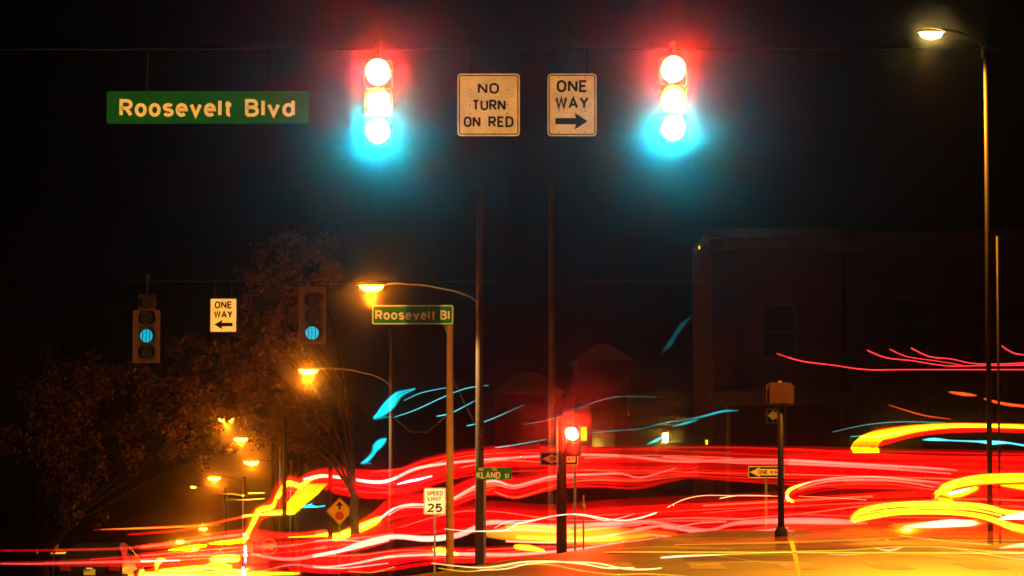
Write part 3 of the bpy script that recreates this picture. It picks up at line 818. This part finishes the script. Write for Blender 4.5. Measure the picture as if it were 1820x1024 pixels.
row_house('low dim house behind the red streaks, left of the small red house', hx(880, 135), hx(1000, 135), 135, at(930, 700, 135).z, 8, 5, porch=False, gable=True)
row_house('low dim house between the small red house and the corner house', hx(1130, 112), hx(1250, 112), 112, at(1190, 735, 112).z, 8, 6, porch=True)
def lantern(label, px, py, Y, s, m, power):
    p = at(px, py, Y)
    t = thing('wall_lantern', label, 'wall lamp', p, 0, 'lanterns on the house fronts')
    bm = bmesh.new(); lathe(bm, [(.01, s * 1.6), (s * .9, s * 1.0), (s * .95, s * .9)], 'Z', (0, 0, 0), 8); box(bm, (0, 0, -s * 1.05), (s * 1.2, s * 1.2, s * .2)); tube(bm, [(0, 0, s * 1.5), (0, .25, s * 1.6), (0, .4, s * 1.2)], .015, 6)
    for a in range(4): box(bm, (s * .6 * math.cos(R(45 + 90 * a)), s * .6 * math.sin(R(45 + 90 * a)), 0), (s * .1, s * .1, s * 2))
    obj('lantern_frame', bm, M['black'], t)
    bm = bmesh.new(); lathe(bm, [(.01, -s * .8), (s * .5, -s * .7), (s * .5, s * .7), (.01, s * .8)], 'Z', (0, 0, 0), 10); obj('lamp_glass', bm, M[m], t, True)
lantern('bright yellow lantern above the red streaks, right of the red signal', 1183, 778, 84, .16, 'porch', 0)
lantern('small square amber lantern on the porch post right of the yellow one', 1256, 786, 84, .09, 'hand', 0)
lantern('tiny dim orange lamp at the top corner of the dark corner house', 1243, 440, 87, .06, 'hand', 0)

# ------------------------------------------------------------------ parked cars at lower left
def car(label, px, Y, group, plate_txt=None, facing=0.0):
    p = at(px, 800, Y); zb = g(p.x, Y)
    t = thing('parked_car', label, 'car', (p.x, Y, zb), facing, group)
    prof = [(0, .42), (.02, .75), (.1, .98), (.55, 1.05), (1.0, 1.4), (1.6, 1.47), (2.5, 1.44), (3.2, 1.02), (4.1, .86), (4.4, .7), (4.45, .4), (4.3, .25), (.15, .25)]
    bm = bmesh.new(); rows = []
    for sx, ins in ((-1, 0), (-.86, 1), (.86, 1), (1, 0)):
        row = []
        for y, z in prof:
            hw = .88 if z < 1.0 else .88 - (z - 1.0) * .55
            row.append(bm.verts.new((sx * hw, y, z - (0 if ins else .02))))
        rows.append(row)
    n = len(prof)
    for i in range(3):
        for k in range(n): bm.faces.new((rows[i][k], rows[i][(k + 1) % n], rows[i + 1][(k + 1) % n], rows[i + 1][k]))
    bm.faces.new(rows[0]); bm.faces.new(rows[3][::-1])
    bmesh.ops.triangulate(bm, faces=[f for f in bm.faces if len(f.verts) > 4])
    obj('body', bm, M['carpaint'], t)
    bm = bmesh.new(); v = [bm.verts.new(q) for q in ((-.66, .6, 1.09), (.66, .6, 1.09), (.56, .97, 1.4), (-.56, .97, 1.4))]
    bm.faces.new(v); bmesh.ops.translate(bm, vec=(0, -.015, .012), verts=bm.verts); obj('rear_window', bm, M['glass'], t)
    for sx in (-1, 1):
        bm = bmesh.new(); box(bm, (sx * .66, -.005, .82), (.3, .06, .16), bev=.02); obj('tail_light', bm, M['red_lens'], t)
        for y in (.85, 3.55):
            bm = bmesh.new(); rg = lathe(bm, [(.2, -.1), (.32, -.1), (.33, 0), (.32, .1), (.2, .1)], 'X', (sx * .8, y, .32), 20); wh = obj('tyre', bm, M['rubber'], t, True)
            bm = bmesh.new(); rg = lathe(bm, [(.01, sx * .1), (.06, sx * .1), (.2, sx * .06)], 'X', (sx * .8, y, .32), 20); obj('rim', bm, M['steel'], wh, True)
    bm = bmesh.new(); box(bm, (0, -.03, .5), (1.6, .08, .18), bev=.03); obj('bumper', bm, M['carpaint'], t)
    bm = bmesh.new(); plate(bm, rrect(.31, .155, .015), -.012, .004); pl = obj('licence_plate', bm, M['yellow_sheet'], t, loc=(0, -.02, .72))
    if plate_txt:
        lettering(plate_txt, .07, .25, M['black_letter'], pl, 0, 0, -.016, .02)
    bm = bmesh.new(); box(bm, (0, -.05, .825), (.16, .03, .02)); obj('added_plate_lamp', bm, M['plate_fill'], t)  # small lamp added to brighten the licence plate
    return t
car('dark parked car seen from behind with small amber licence plate at lower left', 161, 76, 'dark cars parked at lower left', None)

# ------------------------------------------------------------------ light streaks of the passing traffic: glowing tubes in place of moving lamps
def interp(tab, x):
    if x <= tab[0][0]: return tab[0][1]
    for (a, b), (c_, d) in zip(tab, tab[1:]):
        if x <= c_: return b + (d - b) * (x - a) / (c_ - a)
    (a, b), (c_, d) = tab[-2:]
    return d + (d - b) / (c_ - a) * (x - c_)
PA = [(0, 152), (430, 150), (500, 134), (600, 118), (700, 94), (800, 85), (900, 79), (1100, 73), (1400, 70.5), (1820, 56)]
PB = [(0, 68), (250, 73), (430, 112), (560, 110), (700, 93), (800, 83), (1100, 66), (1820, 49)]
PC = [(0, 39), (1820, 36)]
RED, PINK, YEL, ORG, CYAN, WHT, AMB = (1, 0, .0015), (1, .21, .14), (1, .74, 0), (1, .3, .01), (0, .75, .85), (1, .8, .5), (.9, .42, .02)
def strand_bm(bm, pts, prof, dy=0.0):
    pts = [(p[0], p[1], p[2] if len(p) > 2 else pts[0][2]) for p in pts]
    if pts[-1][0] > 1825:                       # the paths go on past the edge of the picture
        x, y, th = pts[-1]; sl = (y - pts[-2][1]) / (x - pts[-2][0])
        for k in range(1, 11): pts.append((x + 60 * k, y + sl * 60 * (1 - .6 ** k) / .4 * .6, th))
    if pts[0][0] < 0:
        x, y, th = pts[0]
        for k in range(1, 8): pts.insert(0, (x - 60 * k, y + .3 * k, th))
    q = crom(pts)
    P, Rr = [], []
    for i, (x, y, th) in enumerate(q):
        Y = interp(prof, x) + dy
        P.append(at(x, y, Y)); Rr.append(max(.3, th) / 2 / ppm(Y))
    # rounded tips
    def tip(P, Rr):
        d = (P[0] - P[1]).normalized(); r = Rr[0]
        return [P[0] + d * r * 3.2, P[0] + d * r * 2.2, P[0] + d * r * 1.1], [r * .08, r * .38, r * .76]
    a, ra = tip(P, Rr); b, rb = tip(P[::-1], Rr[::-1])
    P = a + P + b[::-1]; Rr = ra + Rr + rb[::-1]
    tube(bm, P, Rr, 10)
    return sum(Rr) / len(Rr)
def streak(name, strands, col, stren, prof, parent=None, dy=0.0):
    bm = bmesh.new(); rs = [strand_bm(bm, s, prof, dy) for s in strands]
    r = sum(rs) / len(rs)
    return obj(name, bm, streak_mat(col, stren / (2 * r)), parent, True)
GT = 'light streaks of the passing traffic'
def scaled(strands, f, dyp=0.0):
    return [[(p[0], p[1] + dyp * (p[2] if len(p) > 2 else q[0][2]), (p[2] if len(p) > 2 else q[0][2]) * f) for p in q] for q in strands]
srng = random.Random(11)
def wavy(strands, n, wmin, wmax, spread=.42, amp=.1):
    out = []
    for k in range(n):
        off = srng.uniform(-spread, spread); f = srng.uniform(wmin, wmax); ph = srng.uniform(0, 6.3); am = srng.uniform(.2, 1) * amp; fr = srng.uniform(.6, 1.3)
        for q in strands:
            i0 = srng.randint(0, max(0, len(q) - 4)); i1 = len(q) if srng.random() < .6 else srng.randint(min(len(q), i0 + 3), len(q))
            if i1 - i0 < 2: i0, i1 = 0, len(q)
            out.append([(p[0], p[1] + (off + am * math.sin(ph + i * fr)) * (p[2] if len(p) > 2 else q[0][2]), max(1.2, f * (p[2] if len(p) > 2 else q[0][2]))) for i, p in enumerate(q)][i0:i1])
    return out
def trail(label, strands, col, stren, prof, cores=(), dy=0.0):
    mx = max(p[2] for q in strands for p in q)
    if col == RED and mx > 14:
        o = tag(streak('light_streak', scaled(strands, 1.12), col, stren * .17, prof, None, dy), label, 'light streak', GT)
        streak('inner_band', scaled(strands, .72), col, stren * .17, prof, o, dy + .02)
        streak('fine_lines', wavy(strands, 20, .025, .085, .46, .12), (1, .006, .002), stren * .45, prof, o, dy - .02)
        streak('fine_lines', wavy(strands, 5, .02, .05, .3, .16), (1, .1, .03), stren * .5, prof, o, dy - .03)
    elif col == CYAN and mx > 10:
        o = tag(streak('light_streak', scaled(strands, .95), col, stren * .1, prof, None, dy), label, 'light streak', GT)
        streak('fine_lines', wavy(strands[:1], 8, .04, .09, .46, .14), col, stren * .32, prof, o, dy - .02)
    elif col == YEL and mx > 8:
        o = tag(streak('light_streak', scaled(strands, 1.45), (1, .25, 0), stren * .28, prof, None, dy), label, 'light streak', GT)
        streak('inner_band', scaled(strands, .9), col, stren * .45, prof, o, dy + .02)
        if any(len(q) > 3 for q in strands): streak('fine_lines', wavy([q for q in strands if len(q) > 3], 4, .12, .26, .42, .1), (1, .8, .03), stren * .5, prof, o, dy - .02)
    else:
        o = tag(streak('light_streak', strands, col, stren, prof, None, dy), label, 'light streak', GT)
    for s, c_, st in cores:
        if c_ == YEL and max(p[2] for q in s for p in q) > 8:
            streak('inner_band', scaled(s, 1.35), (1, .25, 0), st * .25, prof, o, dy)
            streak('core', scaled(s, .85), c_, st * .5, prof, o, dy - .01)
            streak('fine_lines', wavy(s, 3, .1, .22, .36, .1), (1, .8, .03), st * .45, prof, o, dy - .02)
        else: streak('core', s, c_, st, prof, o, dy)
    return o

# upper band, the tail lights of a tall vehicle
trail('long upper red band running right from the zigzag over the long ONE WAY sign',
      [[(545, 855, 26), (575, 851, 36), (610, 856, 46), (660, 861, 48), (715, 858, 50), (755, 842, 50), (820, 824, 46), (890, 816, 46), (960, 816, 48), (1040, 819, 50), (1150, 820, 54), (1300, 824, 62), (1450, 829, 66), (1600, 835, 70), (1840, 842, 76)]], RED, 1.15, PA,
      [([[(540, 852, 5), (575, 846, 6), (620, 851, 5), (665, 857, 6), (695, 853, 6), (740, 833, 6), (800, 823, 5), (880, 816, 5), (1000, 809, 5), (1100, 810, 5), (1200, 820, 6), (1300, 818, 6), (1390, 818, 6), (1500, 824, 6), (1650, 832, 5), (1700, 836, 3)],
         [(1180, 812, 4), (1300, 822, 5), (1400, 824, 5), (1560, 832, 4), (1690, 842, 3)]], PINK, .6)])
trail('red and yellow streak stepping down left from the zigzag past the strongly rayed lamp',
      [[(430, 966, 22), (446, 940, 24), (460, 912, 26), (484, 903, 26), (495, 880, 28), (512, 860, 30), (535, 864, 28), (556, 852, 28)]], RED, .75, PA,
      [([[(432, 962, 9), (446, 937, 8), (458, 908, 8), (474, 904, 9), (486, 899, 8), (491, 884, 6), (504, 862, 6), (516, 858, 8), (534, 864, 8), (552, 851, 7), (575, 845, 5)],
         [(437, 955, 4), (452, 930, 4), (463, 908, 4)], [(495, 885, 4), (512, 862, 4), (530, 866, 5)]], YEL, 1.1)])
zz = []
for i in range(9):
    x = i * 3.4
    zz.append([(497 + i * 3.4, 912, 1.3), (511 + i * 4.1, 894, 1.3), (524 + i * 4.8, 879, 1.3), (530 + i * 5.0, 871, 1.3), (540 + i * 5.0, 860, 1.1)])
trail('yellow comb of slanting blinker strokes left of the yellow diamond sign', zz, YEL, .8, PA,
      [([[(432, 917, 3), (470, 914, 5), (494, 911, 9), (522, 911, 7)]], YEL, 1.2), ([[(498, 908, 18), (520, 893, 34), (545, 872, 34), (565, 862, 12)]], RED, .5)], dy=-.6)
trail('thin red streak rising right to the yellow comb', [[(230, 950, 4), (320, 943, 6), (380, 930, 6), (440, 917, 6), (470, 915, 5)]], RED, .8, PA, [([[(330, 940, 1.5), (390, 928, 2), (450, 915, 2.5)]], ORG, .6)])
trail('second red band weaving past the larger speed limit sign under the upper band',
      [[(600, 958, 18), (640, 940, 26), (672, 922, 28), (700, 903, 36), (740, 897, 38), (790, 888, 36), (840, 868, 38), (880, 860, 40), (915, 866, 42), (960, 856, 40), (1000, 848, 40), (1060, 846, 42), (1130, 849, 42), (1180, 842, 34), (1240, 835, 24)]], RED, 1.05, PA,
      [([[(676, 922, 4), (700, 904, 4), (730, 897, 5), (770, 897, 4), (800, 889, 5), (850, 862, 5), (880, 855, 5), (912, 864, 5), (950, 855, 5), (990, 846, 5), (1060, 843, 4), (1105, 842, 4), (1140, 849, 4), (1200, 832, 3)],
         [(690, 916, 2), (720, 902, 2), (780, 900, 2), (850, 867, 2), (880, 860, 2), (912, 869, 2), (960, 856, 2), (1020, 848, 2)]], PINK, .6),
       ([[(512, 955, 2), (560, 953, 4), (582, 950, 8), (597, 955, 12), (640, 939, 13), (668, 926, 11), (676, 921, 5)]], YEL, 1.6)], dy=-.4)
# lower bands
trail('broad red band below the speed limit sign running right to the yellow streaks',
      [[(660, 948, 20), (710, 938, 34), (770, 926, 50), (830, 920, 56), (900, 921, 56), (980, 926, 56), (1100, 922, 66), (1250, 920, 76), (1400, 918, 84), (1550, 912, 90), (1700, 908, 96), (1840, 905, 100)]], RED, .95, PB,
      [([[(590, 985, 4), (640, 966, 8), (700, 954, 9), (760, 958, 11), (815, 951, 11), (850, 936, 10), (880, 928, 9), (980, 934, 6), (1090, 931, 9), (1150, 928, 8), (1200, 934, 6), (1260, 942, 6), (1310, 930, 8), (1400, 926, 12), (1480, 927, 12), (1540, 930, 5)],
         [(860, 946, 4), (930, 942, 6), (1000, 945, 5), (1060, 940, 5), (1140, 932, 5)],
         [(1150, 924, 3), (1220, 921, 4), (1300, 922, 4), (1360, 927, 3)]], PINK, .42)])
trail('salmon streaks crossing like a braid under the broad red band',
      [[(1130, 940, 4), (1180, 935, 5), (1220, 943, 5), (1270, 950, 4), (1340, 945, 4), (1400, 938, 4)], [(1180, 938, 4), (1250, 945, 4), (1300, 952, 4), (1350, 948, 3), (1410, 943, 3)],
       [(1150, 950, 3), (1220, 956, 4), (1290, 957, 4), (1350, 954, 3), (1400, 949, 3)], [(1200, 938, 3), (1240, 930, 3), (1290, 927, 3)], [(900, 962, 4), (980, 964, 4), (1050, 957, 4), (1120, 945, 4), (1180, 934, 3)]], PINK, .55, PB, dy=-.5)
trail('wide orange haze of streaks below the thin white lines', [[(860, 950, 10), (910, 948, 28), (980, 950, 34), (1060, 952, 34), (1130, 952, 26), (1200, 950, 10)]], ORG, .4, PB, [([[(920, 955, 8), (1000, 958, 10), (1080, 958, 10), (1150, 952, 6)], [(900, 936, 6), (950, 938, 10), (1010, 940, 6)]], AMB, .35)], dy=-.8)
trail('lower red band rippling along the bottom from the small STOP sign rightward',
      [[(440, 1012, 12), (500, 1002, 18), (560, 996, 24), (640, 996, 24), (700, 988, 24), (760, 984, 26), (830, 987, 28), (900, 984, 26), (970, 978, 20), (1060, 972, 16), (1160, 962, 10)]], RED, .95, PB,
      [([[(470, 1014, 3), (520, 1004, 4), (580, 1008, 4), (640, 1000, 4), (690, 990, 5), (760, 986, 5), (830, 985, 7), (900, 986, 6), (980, 981, 6), (1060, 972, 6), (1100, 966, 5), (1170, 957, 3)]], PINK, .6),
       ([[(772, 977, 7), (790, 980, 11), (812, 985, 6)], [(917, 972, 8), (940, 974, 10), (966, 979, 5)]], YEL, 1.8)], dy=-.3)
trail('red band sweeping from the left edge up past the small STOP sign',
      [[(-20, 1001, 6), (80, 1001, 10), (160, 999, 16), (240, 996, 22), (330, 990, 28), (420, 984, 34), (500, 978, 34), (580, 970, 32), (650, 962, 26), (700, 952, 14)]], RED, .95, PB,
      [([[(-20, 1002, 2.5), (60, 1002, 3), (160, 1000, 3.5), (250, 998, 4), (320, 996, 3)], [(450, 985, 5), (480, 991, 6), (520, 994, 7), (570, 986, 7), (630, 974, 6), (690, 960, 5)]], PINK, .6)])
trail('middle red streak spreading from the left edge toward the small speed sign', [[(-20, 979, 3), (100, 978, 4), (220, 975, 6), (300, 968, 12), (380, 958, 20), (450, 951, 22), (510, 953, 16), (580, 946, 10)]], RED, .6, PB,
      [([[(300, 978, 2), (322, 976, 5), (345, 972, 6), (366, 970, 4)], [(372, 966, 2), (395, 965, 6), (424, 962, 7), (436, 958, 8)]], YEL, 1.3)])
trail('fine red ripples between the two lower red bands', [[(450, 968, 6), (520, 966, 8), (570, 957, 6), (620, 960, 8), (680, 948, 7)], [(520, 1012, 8), (600, 1014, 10), (680, 1004, 8), (740, 994, 6)], [(600, 1016, 5), (680, 1013, 6), (760, 1002, 5), (860, 998, 4)], [(400, 1005, 5), (470, 996, 7), (540, 980, 6)]], RED, .8, PB, [([[(455, 972, 2), (520, 970, 2.5), (575, 960, 2), (640, 962, 2)], [(540, 1008, 2), (610, 1010, 2.5), (690, 1001, 2)]], PINK, .5)], dy=.3)
trail('thick yellow and red light coil at the bottom left of centre', [[(244, 1024, 18), (290, 1020, 24), (360, 1016, 26), (430, 1018, 26), (520, 1022, 16)]], RED, .9, PB,
      [([[(252, 1022, 9), (300, 1021, 9), (380, 1022, 10), (450, 1020, 9), (530, 1019, 5)], [(284, 1014, 4), (312, 1012, 6), (360, 1009, 8), (410, 1007, 6)], [(278, 1012, 8), (279, 1003, 9), (284, 996, 8), (292, 995, 4)], [(248, 1022, 7), (250, 1016, 6), (255, 1014, 4)],
         [(330, 1016, 5), (365, 1008, 5), (390, 1012, 6), (430, 1016, 5)], [(378, 995, 9), (400, 993, 12), (422, 993, 10)], [(365, 1005, 2), (385, 1000, 2.5), (408, 1005, 2)]], YEL, 1.4)], dy=-1)
trail('straight orange streak over the far lamps at left', [[(168, 942, 2), (230, 940, 5), (300, 937, 5), (385, 932, 5)]], RED, .9, PA, [([[(180, 941, 1), (250, 939, 2.5), (330, 936, 2.5), (378, 933, 2)]], AMB, 1.0)])
trail('short orange streak crossing in front of the edge-on STOP sign', [[(66, 983, 2), (110, 983, 4), (160, 981, 4), (210, 979, 2)]], ORG, 1.0, PA, [([[(100, 983, 1.5), (150, 981, 2), (200, 979, 1.5)]], AMB, .8)])
trail('thin amber lines beside the slim pole above the stepping streak', [[(392, 878, 1.5), (415, 878, 2.5), (424, 880, 2.5), (434, 881, 2)], [(442, 877, 2), (470, 876, 1.5)], [(400, 889, 1.2), (445, 888, 1.5), (470, 886, 1.2)]], AMB, .8, PA)
# right hand side
comb = []
for i in range(10):
    x = i * 4.9
    comb.append([(1519 + x, 803, 1.3), (1514 + x, 796, 1.4), (1518 + x, 787, 1.5), (1528 + x, 779, 1.6)])
trail('yellow blinker comb with a long yellow tail at upper right of the red band', comb, YEL, .9, PA,
      [([[(1530, 778, 5), (1550, 775, 12), (1580, 771, 15), (1630, 762, 11), (1690, 757, 8), (1760, 757, 7), (1840, 759, 7)], [(1516, 804, 1.5), (1540, 804, 2), (1562, 804, 1.5)]], YEL, 1.8), ([[(1526, 797, 22), (1560, 779, 32), (1640, 764, 22), (1740, 760, 18), (1840, 762, 18)]], RED, .6)], dy=-.5)
trail('red arch with a yellow curled end right of the pedestrian signal post',
      [[(1402, 896, 18), (1398, 884, 24), (1412, 872, 24), (1445, 862, 24), (1500, 856, 24), (1580, 855, 22), (1640, 862, 20), (1700, 872, 16)]], RED, 1.0, PB,
      [([[(1405, 889, 4), (1397, 880, 4), (1404, 869, 4), (1420, 863, 4), (1455, 854, 4), (1500, 849, 4), (1560, 848, 4), (1620, 853, 3.5), (1670, 858, 3)], [(1420, 869, 2.5), (1470, 856, 3), (1540, 853, 3), (1600, 856, 2.5), (1660, 866, 2.5)]], PINK, .6),
       ([[(1408, 891, 6), (1398, 884, 8), (1402, 872, 7), (1416, 865, 5), (1440, 857, 2)]], YEL, 1.3)])
trail('heavy yellow streaks curling from the lower right, upper pair', [[(1664, 884, 7), (1676, 868, 12), (1704, 857, 11), (1750, 848, 9), (1840, 845, 8)], [(1672, 878, 6), (1690, 866, 10), (1740, 857, 9), (1840, 853, 8)], [(1662, 877, 5), (1672, 874, 9), (1685, 878, 12), (1705, 878, 12), (1735, 868, 8)], [(1690, 884, 6), (1712, 872, 8), (1736, 867, 5)], [(1780, 863, 4), (1840, 867, 12)], [(1670, 887, 7), (1680, 889, 9), (1692, 890, 5)]], YEL, 1.5, PB, [([[(1688, 878, 4), (1706, 873, 5), (1722, 869, 3)]], WHT, 2.0)], dy=-1.5)
trail('heavy yellow streaks with dark grooves, lower pair at right', [[(1516, 921, 9), (1528, 910, 10), (1560, 901, 9), (1610, 896, 9), (1690, 896, 9), (1750, 901, 9), (1790, 911, 9), (1840, 914, 10)], [(1518, 925, 8), (1550, 918, 9), (1600, 911, 8), (1690, 911, 8), (1750, 919, 9), (1800, 937, 12), (1840, 944, 14)], [(1524, 916, 4), (1570, 908, 4), (1640, 903, 4), (1720, 905, 4), (1780, 917, 4)]], YEL, 1.6, PB,
      [([[(1776, 923, 4), (1796, 919, 9), (1840, 916, 16)]], WHT, 3.0), ([[(1516, 922, 16), (1600, 905, 26), (1720, 906, 26), (1840, 930, 34)]], RED, .5)], dy=-2.0)
trail('pale yellow glare below the lower yellow streaks', [[(1610, 936, 5), (1650, 933, 12), (1690, 930, 15), (1725, 930, 12)]], WHT, 1.4, PC, [([[(1590, 935, 10), (1650, 934, 18), (1735, 930, 16)]], YEL, .5)])
trail('round yellow light below the glare at right', [[(1608, 943, 17), (1616, 943, 17)]], YEL, 1.3, PC, [([[(1610, 942, 7), (1614, 942, 7)]], WHT, 1.0)])
trail('thin white wavering lines over the lower red bands', [[(790, 940, 1.5), (830, 944, 2), (870, 944, 2.5), (900, 942, 2.5), (920, 931, 2.5), (950, 925, 2.5), (985, 917, 2.5), (1030, 914, 2.5), (1075, 922, 2.5), (1110, 925, 2.5), (1140, 920, 3), (1165, 912, 3)], [(880, 938, 1.5), (905, 926, 1.5), (940, 925, 1.5), (1000, 915, 1.5), (1040, 917, 2), (1075, 925, 2), (1105, 920, 1.5), (1128, 913, 1)]], WHT, 1.3, PC)
trail('twin pale yellow lines waving along the bottom centre', [[(768, 1001, 2), (800, 1005, 2.5), (850, 1009, 3), (885, 1006, 3), (930, 999, 3.5), (985, 998, 3.5), (1040, 1003, 3.5), (1080, 1010, 3.5), (1125, 1009, 3)], [(850, 1014, 2), (900, 1011, 3), (940, 1002, 3), (1000, 999, 3), (1060, 1001, 3), (1110, 1011, 3.5), (1150, 1012, 3.5), (1174, 1010, 3)]], (1, .7, .25), 1.5, PC)
trail('dull orange line looping below the twin pale lines', [[(780, 1010, 2), (830, 1016, 2.5), (870, 1011, 2.5), (920, 1004, 2.5), (980, 1004, 2.5), (1030, 1014, 2.5), (1090, 1021, 2.5), (1150, 1020, 2.5), (1220, 1024, 2)], [(620, 1015, 1.5), (660, 1018, 2), (700, 1008, 2)]], AMB, .9, PC)
trail('dull red and orange smears low over the lit road at right', [[(1170, 957, 5), (1260, 962, 12), (1360, 961, 14), (1480, 957, 12), (1560, 957, 8)], [(1380, 958, 8), (1500, 950, 16), (1640, 948, 18), (1760, 952, 18), (1840, 954, 18)], [(1280, 975, 4), (1400, 972, 7), (1520, 968, 7), (1600, 964, 4)]], (1, .07, .0), .32, PC,
      [([[(1500, 968, 4), (1600, 964, 10), (1700, 966, 12), (1840, 972, 12)], [(1560, 988, 3), (1640, 985, 8), (1740, 992, 8), (1840, 1004, 10)], [(1100, 975, 3), (1180, 972, 5), (1300, 976, 4)], [(1240, 1004, 3), (1330, 998, 4), (1440, 1000, 3)]], (1, .35, .01), .3),
       ([[(1200, 968, 2), (1320, 966, 2), (1460, 962, 2), (1600, 956, 2)], [(1150, 980, 1.5), (1240, 984, 1.5), (1330, 996, 1.5), (1400, 1004, 1.5)], [(1620, 958, 2), (1720, 960, 2), (1840, 961, 2)]], (1, .3, .05), .5)])
trail('long thin orange lines low at right across the lit road', [[(1196, 988, 2.2), (1300, 985, 2.4), (1400, 981, 2.2), (1500, 978, 2), (1600, 972, 2), (1680, 973, 2), (1740, 983, 2.2), (1840, 998, 2.4)], [(1690, 974, 2), (1760, 980, 2.5), (1840, 984, 3)], [(1600, 952, 2), (1680, 962, 2), (1760, 968, 2)]], (1, .5, .05), 1.0, PC)
trail('short whitish smear at the left end of the low orange lines', [[(1178, 991, 4.5), (1210, 989, 4), (1260, 987, 3), (1292, 986, 1.5)]], (1, .72, .5), .9, PC)
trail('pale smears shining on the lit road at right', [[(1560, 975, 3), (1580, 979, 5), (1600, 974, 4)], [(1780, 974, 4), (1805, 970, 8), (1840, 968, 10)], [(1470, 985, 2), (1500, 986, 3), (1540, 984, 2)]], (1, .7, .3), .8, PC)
trail('five thin red wires of light high at right before the dark houses', [[(1382, 629, 2.4), (1425, 642, 2.2), (1480, 649, 2), (1540, 657, 2.2), (1620, 657, 2), (1840, 657, 2.2)], [(1542, 623, 2.4), (1575, 636, 2.2), (1620, 641, 2), (1680, 650, 2), (1740, 650, 2), (1840, 649, 2.4)], [(1582, 621, 2), (1612, 634, 1.8), (1660, 641, 1.6), (1710, 649, 1.6)], [(1620, 619, 2.4), (1652, 634, 2.2), (1690, 638, 2), (1740, 647, 2), (1840, 645, 2.4)], [(1781, 615, 2.4), (1802, 628, 2.4), (1840, 632, 2.2)]], (1, .03, .04), .7, PA, dy=-1)
trail('dim red smears under the thin red wires at far right', [[(1688, 697, 4), (1715, 701, 7), (1735, 703, 3)], [(1750, 709, 4), (1785, 718, 6), (1840, 724, 5)], [(1580, 720, 2), (1640, 738, 3), (1690, 745, 2)]], (1, .08, .01), .3, PA)  # glow drawn for a dim red reflection
# glowing tubes standing in for green signal reflections on passing vehicles
trail('painted cyan reflection smear left of the amber sign pole, upper', [[(664, 743, 3), (676, 735, 14), (690, 722, 22), (704, 706, 18), (718, 698, 8), (738, 691, 2)], [(664, 747, 2), (680, 742, 4), (696, 741, 2)]], CYAN, .5, PA)
trail('painted cyan reflection smear left of the amber sign pole, lower', [[(642, 824, 3), (654, 817, 9), (664, 805, 9), (668, 795, 15), (678, 786, 15), (686, 780, 4)], [(644, 824, 3), (660, 823, 3)]], CYAN, .5, PA)
trail('small painted cyan glint under the upper red band', [[(706, 861, 1.5), (725, 856, 3.5), (745, 852, 3.5), (768, 846, 1.5)]], CYAN, .9, PA)
trail('small painted cyan glint left of the yellow diamond sign', [[(538, 902, 1.5), (550, 899, 4), (562, 901, 1.5), (578, 899, 1)], [(550, 899, 2), (555, 895, 1)]], CYAN, .8, PA)
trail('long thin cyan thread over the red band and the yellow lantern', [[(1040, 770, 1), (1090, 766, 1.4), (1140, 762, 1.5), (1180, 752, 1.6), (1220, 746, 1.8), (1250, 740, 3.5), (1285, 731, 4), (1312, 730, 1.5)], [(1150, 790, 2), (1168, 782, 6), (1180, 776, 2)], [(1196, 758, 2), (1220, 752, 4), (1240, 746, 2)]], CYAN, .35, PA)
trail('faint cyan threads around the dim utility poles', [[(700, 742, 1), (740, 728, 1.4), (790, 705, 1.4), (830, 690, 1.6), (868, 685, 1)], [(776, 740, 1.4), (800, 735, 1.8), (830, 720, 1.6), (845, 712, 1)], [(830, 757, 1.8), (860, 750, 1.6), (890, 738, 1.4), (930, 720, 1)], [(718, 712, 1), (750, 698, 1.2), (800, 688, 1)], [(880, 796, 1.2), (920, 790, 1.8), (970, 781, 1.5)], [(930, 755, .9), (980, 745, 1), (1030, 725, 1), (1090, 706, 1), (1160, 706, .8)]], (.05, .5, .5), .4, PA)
trail('painted blue green glint on the porch of the corner house', [[(1178, 626, 4), (1190, 612, 10), (1200, 596, 8), (1212, 578, 10), (1228, 563, 3)]], (0, .2, .25), .14, PA)
trail('painted cyan glint in the dark gap under the yellow tail at right', [[(1640, 782, 2), (1660, 781, 6), (1690, 783, 3), (1740, 785, 4), (1765, 787, 8), (1790, 787, 4), (1840, 795, 4)]], (.1, .7, .8), .7, PB)
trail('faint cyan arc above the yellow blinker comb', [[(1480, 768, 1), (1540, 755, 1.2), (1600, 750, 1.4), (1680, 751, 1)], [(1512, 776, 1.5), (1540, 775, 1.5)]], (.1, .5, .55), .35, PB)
trail('thin orange arcs over the broad red band right of the white post', [[(1186, 902, 1.5), (1215, 888, 1.8), (1250, 881, 1.6), (1300, 881, 1.4), (1390, 882, 1.2)], [(1280, 886, 2), (1310, 881, 2), (1370, 881, 1.4)], [(1420, 882, 1), (1500, 886, 1), (1540, 889, 1)]], (1, .5, .15), .7, PB)

# ------------------------------------------------------------------ haze box added to give the lamps their glow
HAZE = True
if HAZE:
    bm = bmesh.new(); box(bm, (0, 1450, 1), (6100, 4300, 49))
    m = bpy.data.materials.new('haze'); m.use_nodes = True
    n, l = m.node_tree.nodes, m.node_tree.links
    n.remove(n['Principled BSDF'])
    v = n.new('ShaderNodeVolumePrincipled'); v.inputs['Density'].default_value = 0.00045; v.inputs['Anisotropy'].default_value = 0.9955
    v.inputs['Color'].default_value = (.9, .9, .9, 1)
    l.new(v.outputs[0], n['Material Output'].inputs['Volume'])
    o = obj('haze', bm, m); o['kind'] = 'stuff'
